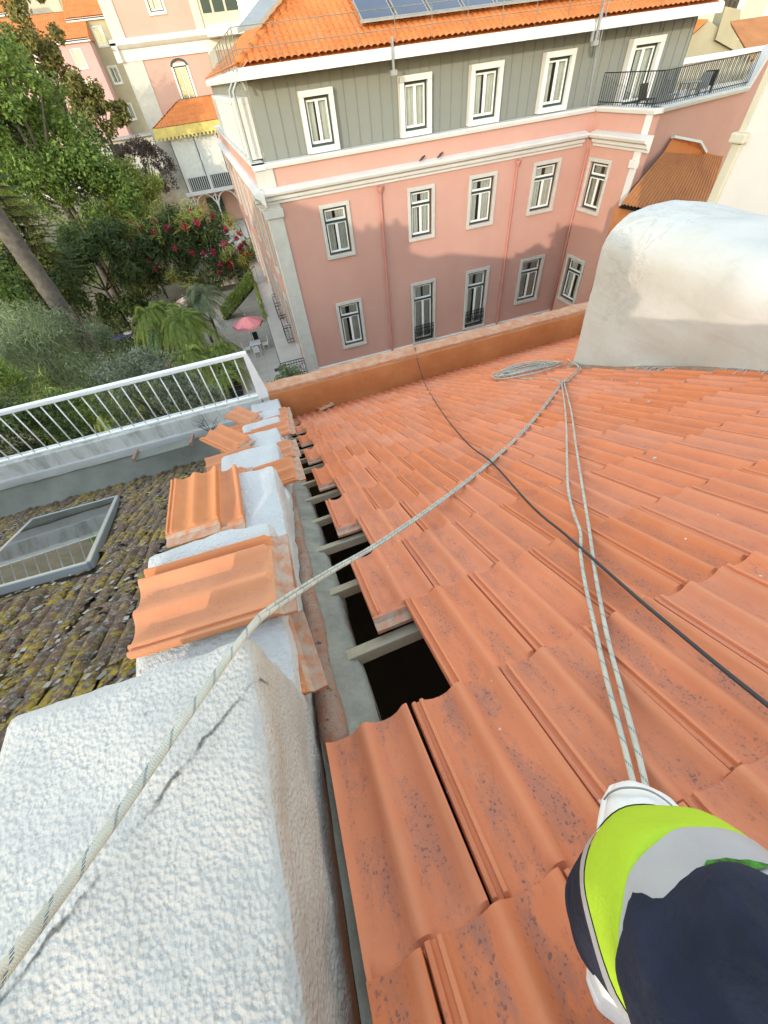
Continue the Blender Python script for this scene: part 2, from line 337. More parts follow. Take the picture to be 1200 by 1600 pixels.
leaf_mat('pale_lichen', (.13, .12, .10), (.42, .40, .36), .05, .9); leaf_mat('flower_red', (.30, .012, .04), (.55, .04, .10)); leaf_mat('leaf_purple', (.06, .04, .035), (.14, .09, .07))
def rope_mat(name, base, tick, freq):
    t = NT(name); uv = t.coord('UV'); sp = t.n('SeparateXYZ'); t.t.links.new(uv, sp.inputs[0]); U, Vv = sp.outputs[0], sp.outputs[1]
    ph = t.math('FRACT', t.math('ADD', t.math('MULTIPLY', Vv, freq), t.math('MULTIPLY', U, 1.0)))
    tk = t.ramp(t.math('ABSOLUTE', t.math('SUBTRACT', ph, .5)), .05, .075, 1, 0)
    ds = t.ramp(t.math('FRACT', t.math('MULTIPLY', U, 14.)), .45, .55)
    w1 = t.math('SINE', t.math('MULTIPLY', t.math('ADD', t.math('MULTIPLY', Vv, 330.), U), 6.283)); w2 = t.math('SINE', t.math('MULTIPLY', t.math('SUBTRACT', t.math('MULTIPLY', Vv, 330.), t.math('MULTIPLY', U, 9.)), 6.283))
    br = t.math('ADD', w1, w2); nz = t.noise(t.coord(), 14, 5, .6)
    col = t.mix(t.ramp(nz, .35, .7), base, tuple(x*.74 for x in base)); col = t.mix(t.math('MULTIPLY', tk, t.math('MULTIPLY', ds, .9)), col, tick)
    t.fin(col, .9, t.bump(br, .35, .002), .2)
rope_mat('rope_white', (.55, .53, .45), (.03, .10, .16), 22.)
plain('cable_black', (.035, .036, .04), .55)
plain('shoe_white', (.72, .72, .71), .6, .08, 14, .1, 120, dirt=.3, dirtc=(.45, .42, .38))
plain('shoe_line', (.30, .28, .26), .7)
plain('trouser_navy', (.018, .023, .045), .95, .5, 9, .5, 45, spec=.2, dirt=.35, dirtc=(.05, .052, .06))
plain('hivis_yellow', (.33, .50, .03), .8, .08, 8, .15, 150)
plain('reflective_grey', (.34, .345, .37), .5, .12, 10, .1, 120, dirt=.3, dirtc=(.3, .3, .3))
plain('green_lining', (.03, .16, .02), .8, .8, 90, .6, 90)
plain('jacket_navy', (.03, .035, .055), .95, .3, 12, .4, 200)
plain('skin', (.50, .29, .20), .6)
plain('hair', (.03, .02, .015), .7)
# ================================================================== ground
GZ = -13.5
def terrain(x, y):
    if y < 47: return GZ
    return GZ + min(1, (y-47)/45)*7.2
g = MB(); xs_ = [-900, -300, -120, -60, -30, -15, -5, 0, 10, 30, 60, 120, 300, 900]; ys_ = [-900, -200, -60, -20, 0, 10, 20, 30, 40, 47, 60, 75, 92, 120, 200, 400, 900]
nb = len(ys_)
for x in xs_:
    for y in ys_: g.v.append(V((x, y, terrain(x, y))))
for i in range(len(xs_)-1):
    for j in range(nb-1): a = i*nb+j; g.f.append((a, a+nb, a+nb+1, a+1))
struct(g.build('ground', 'soil'))
struct(MB().box(-14, -2.2, 24, 39.5, GZ-.3, GZ+.02).build('lawn', 'lawn'))
cy = MB()                                                         # paved courtyard: slabs with joints
ct = thing('courtyard_paving', '', '', (0, 20, GZ)); del ct['label'], ct['category']; struct(ct)
MB().box(-5.6, -.1, 13, 47, GZ-.3, GZ+.025).build('joint_bed', 'soil', ct)
slab = MB().box(-.47, .47, -.47, .47, 0, .03).build('paving_slab', 'terrace_tiles', ct, origin=(0, 0, 0)); sm_ = slab.data; bpy.data.objects.remove(slab)
for i in range(6):
    for j in range(26): put(sm_, 'paving_slab', Matrix.Translation((-.6-i*.95, 21+j*.95, GZ+.02+random.uniform(0, .004))), ct)
struct(MB().box(-20, -5.8, 39.8, 44.5, GZ-.3, GZ+.018).build('path', 'sand_path'))
struct(MB().poly([(-70, 92, -6.1), (4, 92, -6.1), (4, 104, -6.1), (-70, 104, -6.1)]).build('street', 'grey_wall'))
# ================================================================== roof under the camera
def sstep(a, b, x): t = max(0, min(1, (x-a)/(b-a))); return t*t*(3-2*t)
def prof(f):                                    # height across the tile, f = 0..1 left to right
    pts = [(0,.010),(.012,.018),(.045,.019),(.056,.012),(.085,.012),(.096,.0195),(.128,.0195),(.142,.011),(.17,.007),(.23,.0015),(.31,0),(.39,.004),(.45,.014),(.485,.0215),(.515,.0225),(.545,.0215),(.58,.014),(.64,.004),(.72,0),(.80,.002),(.86,.008),(.905,.018),(.935,.024),(.965,.0255),(.982,.0235),(.985,-.002)]
    for (a, h0), (b, h1) in zip(pts, pts[1:]):
        if f <= b: return h0+(h1-h0)*(f-a)/(b-a)
    return pts[-1][1]
PF = [0,.012,.045,.056,.085,.096,.128,.142,.17,.2,.23,.27,.31,.35,.39,.42,.45,.485,.515,.545,.58,.61,.64,.68,.72,.76,.80,.83,.86,.885,.905,.935,.965,.982,.985]
def tile_mesh(name, mat, f0=0., plainleft=False):
    fs = [f0]+[f for f in PF if f > f0+.005]; ys = [-.048,-.03,-.012,0,.008,.018,.028,.040,.055,.1,.2,.3,.35,.365,.375,CL+.006]
    mb = MB(); nb = len(ys)
    def top(f, y):
        h = prof(f)
        if plainleft and f < .23: h = .0015+.012*((.23-f)/.12)**2
        if f > .15 and f < .93:                 # troughs close in a rounded end just below the head
            d = min(abs(f-.31), abs(f-.72))/.16
            e = sstep(.058-.022*max(0, 1-d*d), .022-.022*max(0, 1-d*d), y); h = h+(max(h, .0105)-h)*e
        if y < .009: h = min(h, .0095)
        if y < -.005: h = min(h, .0)-.004
        if y > CL-.02: h += .0025*sstep(CL-.02, CL, y)
        return h
    for f in fs:
        for y in ys: mb.v.append(V((f*TW, y, top(f, y))))
    nf = len(fs)
    for f in fs:
        for y in ys: mb.v.append(V((f*TW, y, min(top(f, y)-.012, .004 if f < .16 else 9))))
    off = nf*nb; head = []
    for i in range(nf-1):
        for j in range(nb-1):
            a = i*nb+j; mb.f.append((a, a+nb, a+nb+1, a+1)); head.append(ys[j] < -.005)
            b = a+off; mb.f.append((b, b+1, b+nb+1, b+nb)); head.append(False)
    for i in range(nf-1):
        for j, fl in ((0, True), (nb-1, False)):
            a = i*nb+j; q = (a, a+off, a+nb+off, a+nb); mb.f.append(q if fl else q[::-1]); head.append(fl)
    for j in range(nb-1):
        for i, fl in ((0, False), (nf-1, True)):
            a = i*nb+j; q = (a, a+off, a+off+1, a+1); mb.f.append(q[::-1] if fl else q); head.append(False)
    me = bpy.data.meshes.new(name); me.from_pydata(mb.v, [], mb.f); me.update(); me.materials.append(M[mat]); me.materials.append(M['tile_head'])
    me.polygons.foreach_set('material_index', [1 if h else 0 for h in head]); me.polygons.foreach_set('use_smooth', [True]*len(me.polygons)); me.set_sharp_from_angle(angle=math.radians(38))
    return me
TM = tile_mesh('roof_tile', 'roof_terracotta'); TMa = tile_mesh('roof_tile_cut', 'roof_terracotta', .11, True); TMb = tile_mesh('roof_tile_half', 'roof_terracotta', .61)
LT = tile_mesh('loose_tile', 'loose_terracotta')
roof = thing('tiled_roof', 'terracotta tiled roof slope with an open strip of missing tiles along the white wall', 'roof', R3(3, -5, -.3))
def frame(o, x, y, z): return Matrix(((x.x, y.x, z.x, o.x), (x.y, y.y, z.y, o.y), (x.z, y.z, z.z, o.z), (0, 0, 0, 1)))
def tile_at(u, v, me):
    o = R3(u, v+1, .001)+NR*random.uniform(-.0015, .0015)+E1*random.uniform(-.0015, .0015)+E2*random.uniform(-.004, .004)
    m = frame(o, E1, -E2, NR) @ Matrix.Rotation(.0155/CL+random.uniform(-.003, .003), 4, 'X') @ Matrix.Rotation(random.gauss(0, .005), 4, 'Z') @ Matrix.Rotation(random.gauss(0, .004), 4, 'Y')
    ob = put(me, 'roof_tile', m, roof); ob.pass_index = 120 if v >= 0 and u < 1.2 else 75 if v >= -4 and u < 3 else 35; return ob   # older, lichen-spotted tiles lie near the wall
for v in range(-14, 3):
    u = -1.0 if v % 2 == 0 else -1.5
    if v == 1: tile_at(-2.5, 1, TMa)
    if v == 2: tile_at(-3.0, 2, TMb); tile_at(-2.0, 2, TM)
    while u < 21:
        p = R3(u+.5, v+.5)
        if p.x < 3.0 or p.y > 3.25: tile_at(u, v, TM)
        u += 1
# course 1 also keeps the tile between the cut one and the first full one
for k, v in enumerate(range(-13, 2)):           # battens bridging the open strip
    if v == 1: continue
    MB().beam(R3(-2.06, v+.17+random.uniform(-.03, .03), -.055), R3(-.3, v+.14, -.055), .045, .04, NR).build('batten', 'wood_batten', roof, bevel=.003)
leak_sheet = MB(); leak_sheet.quad(R3(-.85, -14.2, -.045), R3(22, -14.2, -.045), R3(22, 3.0, -.045), R3(-.85, 3.0, -.045)); leak_sheet.quad(R3(-2.5, 1.02, -.03), R3(-.8, 1.02, -.03), R3(-.8, 3.0, -.03), R3(-2.5, 3.0, -.03)); leak_sheet.build('under_tile_sheet', 'attic_dark', roof)  # near-black sheet added under the tiles to block light leaks
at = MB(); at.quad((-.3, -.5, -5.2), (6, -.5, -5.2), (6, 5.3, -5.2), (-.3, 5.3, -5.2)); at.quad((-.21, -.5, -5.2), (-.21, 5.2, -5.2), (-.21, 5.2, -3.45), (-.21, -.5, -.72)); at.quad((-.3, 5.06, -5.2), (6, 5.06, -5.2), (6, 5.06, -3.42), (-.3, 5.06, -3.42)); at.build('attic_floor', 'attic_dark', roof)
def bed(s, t):                                  # mortar bed left of the opening
    v = -13.5+16.5*s; edge = (-1.84 if v < 1.1 else -2.15)+.012*max(0, -v)+.05*noise.noise(V((v*1.3, 3, 0)))+.03*noise.noise(V((v*5, 7, 0)))
    u = -2.48+(edge+2.48)*t; h = -.012-.035*sstep(.35, 1, t)-(.03 if t >= .999 else 0)+.007*noise.noise(V((u*3, v*3, 1)))+.004*noise.noise(V((u*9, v*9, 4)))
    return R3(u, v, h)
MB().grid(bed, 250, 14).build('mortar_bed', 'mortar', roof, smooth=True)
lip = MB()
for i in range(60):
    a = bed(i/60*.885, 1); b = bed((i+1)/60*.885, 1); lip.quad(a, b, b-NR*.12, a-NR*.12)
lip.build('opening_edge', 'mortar', roof)
st = []
for i in range(241):
    v = -13.4+16.3*i/240; w = .052+.008*noise.noise(V((v*2, 0, 9))); ring = []
    for j in range(9):
        th = math.pi*j/8; u = -2.33-w/TW*math.cos(th)*.62+.03*noise.noise(V((v*1.7, 5, 2))); h = -.012+w*.55*math.sin(th)+.006*noise.noise(V((u*8, v*7, 3)))-(.03 if v > 1.02 else 0)
        ring.append(R3(u, v, h))
    st.append(ring)
MB().loft(st, caps=False, closed=False).build('worn_edge_strip', 'worn_terracotta_edge', roof, smooth=True)
bs = MB(); rg = R3(0, 3.0, -.04); bs.quad((-.2, rg.y, rg.z), (8, rg.y, rg.z), (8, -6, -3.6), (-.2, -6, -3.6)); bs.build('back_slope', 'roof_terracotta', roof)
rt = [[V((0, 0, 0))+V((x, .105*math.cos(math.pi*j/8), .085*math.sin(math.pi*j/8)*(1-.12*x/.4)-.02)) for j in range(9)] for x in (0, .2, .42)]
rme = MB().loft(rt, caps=False, closed=False).build('ridge_tile', 'roof_terracotta', roof, smooth=True, origin=(0, 0, 0)).data; bpy.data.objects.remove(bpy.data.objects['ridge_tile'])
for i in range(20): put(rme, 'ridge_tile', Matrix.Translation((-.15+i*.38, rg.y, rg.z+.035)), roof)
hw = MB(); hw.box(-.55, 22, -10.5, 5.1, GZ, -5.3); hw.build('house_wall', 'ochre_render', roof)
# orange parapet at the eaves
pw = thing('orange_parapet_wall', 'low orange rendered parapet wall with worn pale coping at the foot of the roof', 'parapet', (2.5, 5.2, -3.6))
round_box(-.32, 12, 5.12, 5.40, -6, -2.90, .03, .07, .016, 3, 3.).build('wall', 'ochre_render', pw, smooth=True)
round_box(-.33, 12, 5.16, 5.42, -2.93, -2.86, .025, .05, .02, 9, 5.).build('coping', 'worn_coping', pw, smooth=True)
# ================================================================== stepped white fire wall on the left
fw = thing('stepped_wall', 'white lumpy rendered fire wall stepping down beside the tiled roof', 'wall', (-.4, 2, -4))
STEPS = [(-1.3, .357, -.64), (.357, .93, -.95), (.93, 1.62, -1.285), (1.62, 2.30, -1.64), (2.30, 2.98, -1.985), (2.98, 3.66, -2.315), (3.66, 4.34, -2.64), (4.34, 5.1, -2.95)]
for i, (y0, y1, zt) in enumerate(STEPS):
    fine = .016 if i == 0 else .03
    w0 = -.605 if i < 3 else -.60
    sb = round_box(w0, -.195, y0-(0 if i == 0 else .12), y1, zt-(1.0 if i else 1.1), zt, .02 if i == 0 else .03, fine, .011 if i == 0 else .013, i*5, 9.)
    if i == 0:                                  # the top folds along a diagonal: its right half falls away towards the tiles
        q1, q2 = onZ(412, 1036, -.64), onZ(0, 1572, -.64); dq = (q2-q1).normalized()
        for v_ in sb.v:
            d_ = -((v_.x-q1.x)*dq.y-(v_.y-q1.y)*dq.x)
            v_.z -= .20*max(0, d_)*max(0, min(1, (v_.z-(zt-.5))/.4))
    ws = sb.build('wall_step', 'white_render', fw, smooth=True)
    if i == 0: near_step = ws
MB().box(-.59, -.205, -1.2, 5.05, -6, -3.6).build('wall_core', 'white_render', fw)
# the nearest step: a dirty hairline seam runs diagonally across its top
def seam_mat(ob):
    t = NT('white_render_seam'); co = t.coord(); o = WO[ob.name]; p1, p2 = onZ(412, 1036, -.64)-o, onZ(0, 1572, -.64)-o; d = (p2-p1).normalized(); nx, ny = -d.y, d.x
    n1 = t.noise(co, 90, 3, .5); n2 = t.noise(co, 24, 5, .65); big = t.noise(co, 3.2, 6, .62)
    col = t.mix(t.ramp(big, .35, .7), (.50, .472, .435), (.41, .39, .36))
    pits = t.math('MULTIPLY', t.ramp(t.noise(co, 110, 4, .6), .60, .70), t.ramp(t.noise(co, 5, 5, .6), .40, .60)); col = t.mix(t.math('MULTIPLY', pits, .55), col, (.20, .19, .17))
    sp = t.n('SeparateXYZ'); t.t.links.new(co, sp.inputs[0]); dist = t.math('ADD', t.math('MULTIPLY', t.math('SUBTRACT', sp.outputs[0], p1.x), nx), t.math('MULTIPLY', t.math('SUBTRACT', sp.outputs[1], p1.y), ny))
    along = t.math('ADD', t.math('MULTIPLY', t.math('SUBTRACT', sp.outputs[0], p1.x), d.x), t.math('MULTIPLY', t.math('SUBTRACT', sp.outputs[1], p1.y), d.y)); on_ = t.math('MULTIPLY', t.ramp(along, -.02, .02), t.ramp(sp.outputs[2], -.72-o.z, -.69-o.z))
    dist = t.math('ABSOLUTE', t.math('ADD', dist, t.ramp(t.noise(co, 9, 6, .7), 0, 1, -.022, .022)))
    core = t.math('MULTIPLY', t.ramp(dist, .0012, .0045, 1, 0), t.math('MULTIPLY', on_, t.ramp(t.noise(co, 18, 4, .6), .40, .55))); halo = t.math('MULTIPLY', t.ramp(dist, 0, .03, 1, 0), t.math('MULTIPLY', on_, t.ramp(t.noise(co, 60, 5, .7), .5, .62)))
    col = t.mix(t.math('MULTIPLY', halo, .45), col, (.24, .23, .20)); col = t.mix(t.math('MULTIPLY', core, .85), col, (.07, .07, .065))
    st = t.ramp(t.noise(co, 7.5, 9, .75), .62, .72); col = t.mix(t.math('MULTIPLY', st, .35), col, (.28, .27, .24))
    vb = t.n('TexVoronoi'); vb.feature = 'SMOOTH_F1'; t.t.links.new(co, vb.inputs['Vector']); vb.inputs['Scale'].default_value = 150; vb.inputs['Smoothness'].default_value = .6
    t.fin(col, .88, t.bump(vb.outputs['Distance'], -.55 if False else .5, .006, t.bump(n1, .45, .008, t.bump(n2, .45, .010))), .2); ob.data.materials[0] = t.m
seam_mat(near_step)
# loose tiles lying on the steps
def loose(name_label, o, ax, ay, roll=0, pitch=0, grp='loose tiles lying on the stepped wall'):
    ax = V(ax).normalized(); az = ax.cross(V(ay)).normalized(); ay = az.cross(ax)
    m = frame(V(o), ax, ay, az) @ Matrix.Rotation(pitch, 4, 'X') @ Matrix.Rotation(roll, 4, 'Y')
    ob = put(LT, 'loose_tile', m, None); ob.pass_index = 70; return tag(ob, name_label, 'roof tile', grp)
loose('large orange tile lying across the wall just beyond the nearest white step', (-.205, .535, -.915), (0.05, 1, 0), (-1, .05, 0), 0, -.02)
loose('tile mostly hidden under the large orange tile beyond the nearest white step', (-.20, .60, -.948), (.02, 1, 0), (-1, .02, 0))
loose('tile end poking out below the large orange tile, right beside the nearest white step', (-.18, .345, -1.00), (-.1, 1, 0), (-1, -.1, .05))
loose('orange tile laid lengthwise on the third white step, ribs to the left', (-.70, 1.27, -1.245), (1, 0, 0.02), (0.02, 1, -.05))
loose('tile tucked under the lengthwise tile on the third white step', (-.60, 1.255, -1.268), (1, 0.02, 0), (0, 1, -.02))
k = 0
names_far = ['second tile from the parapet end', 'x']
for (y0, y1, zt), lab in zip(STEPS[3:], ('fourth', 'fifth', 'sixth', 'seventh', 'lowest')):
    a = random.uniform(-.06, .06)
    loose('long tile across the %s white step, nearer to the mossy roof' % lab, (-.42, y0+.20, zt+.028), (a, 1, 0), (-1, a, .03))
    loose('tile across the %s white step, reaching the cement gutter' % lab, (-.12, y0+.24+a, zt+.006), (a*.5, 1, 0), (-1, a*.5, -.04))
    if lab in ('fifth', 'seventh'): loose('tile turned askew on top of the %s white step' % lab, (-.62, y0+.40, zt+.035), (.75, .6, 0), (-.6, .75, .02))
loose('single loose tile lying on the roof against the orange parapet', onR(500, 640, .045), (1, .3, 0), (-.3, .9, -.43), grp='loose tile on the roof')
# ================================================================== neighbour's mossy roof, skylight, gutter, white parapet with railing
nrf = thing('mossy_roof', 'old neighbouring roof of dark tiles covered in yellow lichen and moss', 'roof', (-2.5, 2.5, -4))
HM = -.20
def Mp(x, y, h=0): return V((x, y, rz(x, y)))+NR*(HM+h)
MB().quad(Mp(-7.5, -.6, -.03), Mp(-.62, -.6, -.03), Mp(-.62, 4.85, -.03), Mp(-7.5, 4.85, -.03)).build('under_tile_sheet', 'lichen_tile', nrf)
bt = [[V((r*math.cos(math.pi*j/7), y, r*.75*math.sin(math.pi*j/7)+z)) for j in range(8)] for y, r, z in ((0, .058, 0), (.2, .066, .008), (.42, .074, .016))]
bme = MB().loft(bt, caps=False, closed=False).build('barrel_tile', 'lichen_tile', nrf, smooth=True, origin=(0, 0, 0)).data; bpy.data.objects.remove(bpy.data.objects['barrel_tile'])
def in_frame(p, m=60):
    q = RW.T @ np.array(p)
    if q[2] < .05: return False
    x, y = q[0]/q[2]*FPX+600, q[1]/q[2]*FPX+800; return -m < x < 1200+m and -m < y < 1600+m
cnt = 0
MT = []
for i in range(78):
    for j in range(22):
        x = -.66-i*.088; y = -.4+j*.24; c = Mp(x, y+.15)
        xr_ = -1.70-(y+.15-2.26)*.304
        if y > 4.7 or (xr_-1.16 < x < xr_ and 2.12 < y+.15 < 4.2): continue
        if not in_frame(c, 80): continue
        cnt += 1
        dx = V((1, 0, 0)); dy = -E2; m = frame(Mp(x+random.gauss(0, .008), y, random.uniform(-.004, .012)), E1, -E2, NR) @ Matrix.Rotation(random.gauss(0, .05), 4, 'Z') @ Matrix.Rotation(random.gauss(0, .03), 4, 'X') @ Matrix.Diagonal((random.uniform(.5, .62), random.uniform(.66, .78), random.uniform(.40, .75), 1))
        MT.append((c.length, m))
MT.sort(key=lambda q: q[0]); rest = MB()
for k, (dd, m) in enumerate(MT):
    if k < 295: put(bme, 'barrel_tile', m, nrf)
    else:
        n0 = len(rest.v); rest.v += [m @ v.co for v in bme.vertices]; rest.f += [tuple(n0+i for i in p.vertices) for p in bme.polygons]
if rest.v: rest.build('far_barrel_tiles', 'lichen_tile', nrf, smooth=True, kind='stuff')
flk = MB()                                      # flakes of moss and slate-like lichen
for i in range(13000):
    x = random.uniform(-5, -.66); y = random.uniform(-.3, 4.75); s = random.uniform(.006, .024)
    xr_ = -1.70-(y-2.26)*.304
    if xr_-1.16 < x < xr_ and 2.2 < y < 4.25: continue
    k_ = abs(((-.66-x)/.088+.5) % 1-.5)*.088; hh = .030*math.sqrt(max(0, 1-(k_/.042)**2))
    c = Mp(x, y, hh-.003); a = random.uniform(0, 6.28); t1 = (E1*math.cos(a)+E2*math.sin(a))*s; t2 = (E2*math.cos(a)-E1*math.sin(a))*s*random.uniform(.5, 1); up = NR*random.uniform(.002, .012)
    flk.quad(c-t1-t2, c+t1-t2+up*.5, c+t1+t2+up, c-t1+t2+up*.4)
flk.build('moss_flakes', 'lichen_tile', nrf, kind='stuff')
chp = MB()
for i in range(3800):
    x = random.uniform(-4.6, -.66); y = random.uniform(-.2, 4.6); xr_ = -1.70-(y-2.26)*.304
    if xr_-1.16 < x < xr_ and 2.2 < y < 4.25: continue
    k_ = abs(((-.66-x)/.088+.5) % 1-.5)*.088; hh = .030*math.sqrt(max(0, 1-(k_/.042)**2)); s_ = random.uniform(.006, .017); c = Mp(x, y, hh+.001); a = random.gauss(1.57, .5); t1 = (E1*math.cos(a)+E2*math.sin(a))*s_*1.5; t2 = (E2*math.cos(a)-E1*math.sin(a))*s_*.7; up = NR*random.uniform(.003, .012)
    chp.quad(c-t1-t2, c+t1-t2+up*.4, c+t1+t2+up, c-t1+t2+up*.6)
chp.build('pale_lichen_scales', 'pale_lichen', nrf, kind='stuff')
sk = thing('skylight', 'grey framed glass skylight set in the mossy roof', 'skylight', Mp(-2.5, 3.2))
sA, sB, sC, sD = Mp(-2.72, 2.32, .02), Mp(-1.74, 2.25, .02), Mp(-2.36, 4.12, .02), Mp(-3.34, 4.2, .02)
sA, sB, sC, sD = [V(p) for p in (Mp(-2.80, 2.36, .0), Mp(-1.78, 2.26, .0), Mp(-2.34, 4.10, .0), Mp(-3.36, 4.20, .0))]
for nm, p, q in (('frame_bar', sA, sB), ('frame_bar', sB, sC), ('frame_bar', sC, sD), ('frame_bar', sD, sA)): MB().beam(p+NR*.03, q+NR*.03, .042, .07, NR).build(nm, 'skylight_frame', sk, bevel=.008)
MB().quad(sA+NR*.06, sB+NR*.06, sC+NR*.06, sD+NR*.06).build('pane', 'skylight_glass', sk)
MB().quad(sA-NR*.25, sB-NR*.25, sC-NR*.25, sD-NR*.25).build('shaft', 'pale_green', sk)  # pale green sheet lightens the pane as reflected sky would
gt = thing('roof_gutter', 'grey cement and zinc gutter along the foot of the mossy roof', 'gutter', (-3, 4.9, -3.6))
def gut(s, t):
    x = -7.5+6.9*s; ww = t*math.pi; return V((x, 4.96-.16*math.cos(ww), rz(x, 4.9)-.20-.06*math.sin(ww)+.012*noise.noise(V((x*2, t*3, 0)))))
MB().grid(lambda s, t: V((-7.5+6.9*s, 5.13-.36*t, -3.24-.30*t+.10*math.sin(t*3.1)*-.6+.02*noise.noise(V((s*40, t*3, 0))))), 120, 12).build('channel', 'gutter_zinc', gt, smooth=True)
MB().grid(lambda s, t: V((-7.5+6.9*s, 4.78+.02*noise.noise(V((s*30, 0, 0))), -3.62+.10*t)), 80, 2).build('front_lip', 'gutter_zinc', gt)
c0, c1 = onY(212, 715, 4.78), onY(300, 690, 4.78)
MB().beam(c0, c1, .16, .03).build('cover_plate', 'gutter_zinc', gt, bevel=.006); MB().beam(c0+V((0, -.1, .03)), c0+V((.03, .1, .03)), .03, .05).build('bracket', 'worn_terracotta_edge', gt); MB().beam(c1+V((0, -.1, .03)), c1+V((.03, .1, .03)), .03, .05).build('bracket', 'worn_terracotta_edge', gt)
wp = thing('white_balcony_parapet', 'weather-stained white parapet below the white railing', 'parapet', (-3, 5.2, -3.5))
round_box(-8, -.42, 5.14, 5.36, -6, -2.93, .02, .1, .006, 4).build('wall', 'stained_white', wp, smooth=True)
round_box(-8, -.40, 5.09, 5.17, -3.25, -3.13, .02, .1, .01, 5).build('ledge', 'white_render', wp, smooth=True)
rl = thing('white_railing', 'white painted metal balcony railing above the garden', 'railing', (-3, 5.25, -2.95))
zt = -2.29; xe = onY(382, 556, 5.15).x
MB().beam((-8, 5.2, zt), (xe+.03, 5.2, zt), .07, .055).build('top_rail', 'white_paint', rl, bevel=.012)
MB().beam((-8, 5.2, -2.90), (xe, 5.2, -2.90), .04, .02).build('bottom_rail', 'white_paint', rl, bevel=.004)
MB().loft([[(xe-.02, 5.16, zt), (xe+.03, 5.16, zt), (xe+.03, 5.24, zt), (xe-.02, 5.24, zt)], [(xe-.03, 5.16, -2.95), (xe+.13, 5.16, -2.95), (xe+.13, 5.24, -2.95), (xe-.03, 5.24, -2.95)]]).build('end_post', 'white_paint', rl, bevel=.006)
n = 0; x = xe-.145
while x > -8: MB().tube([(x, 5.2, -2.9), (x, 5.2, zt)], .0085, 8).build('baluster', 'white_paint', rl, smooth=True); x -= .1585
# ================================================================== pink hotel building
class Fr:                                       # a facade's own frame: a along it, b up, c outward
    def __init__(s, o, u, n): s.o, s.u, s.n = V(o), V(u).normalized(), V(n).normalized()
    def P(s, a, b, c=0): return s.o+s.u*a+V((0, 0, b))+s.n*c
    def box(s, mb, a0, a1, b0, b1, c0, c1):
        P = s.P; return mb.hexa([P(a0,b0,c1), P(a1,b0,c1), P(a1,b0,c0), P(a0,b0,c0), P(a0,b1,c1), P(a1,b1,c1), P(a1,b1,c0), P(a0,b1,c0)])
def holed_wall(fr, a0, a1, b0, b1, holes, depth=.3, c=0):
    mb = MB(); A = sorted({a0, a1, *[h[0] for h in holes], *[h[1] for h in holes]}); B = sorted({b0, b1, *[h[2] for h in holes], *[h[3] for h in holes]})
    A = [x for x in A if a0 <= x <= a1]; B = [x for x in B if b0 <= x <= b1]
    for i in range(len(A)-1):
        for j in range(len(B)-1):
            am, bm_ = (A[i]+A[i+1])/2, (B[j]+B[j+1])/2
            if any(h[0] < am < h[1] and h[2] < bm_ < h[3] for h in holes): continue
            mb.quad(fr.P(A[i], B[j], c), fr.P(A[i+1], B[j], c), fr.P(A[i+1], B[j+1], c), fr.P(A[i], B[j+1], c))
    for h in holes:
        P = fr.P; q = [(h[0], h[2]), (h[1], h[2]), (h[1], h[3]), (h[0], h[3])]
        for k in range(4): (x0, y0), (x1, y1) = q[k], q[(k+1) % 4]; mb.quad(P(x0, y0, c), P(x1, y1, c), P(x1, y1, c-depth), P(x0, y0, c-depth))
    return mb
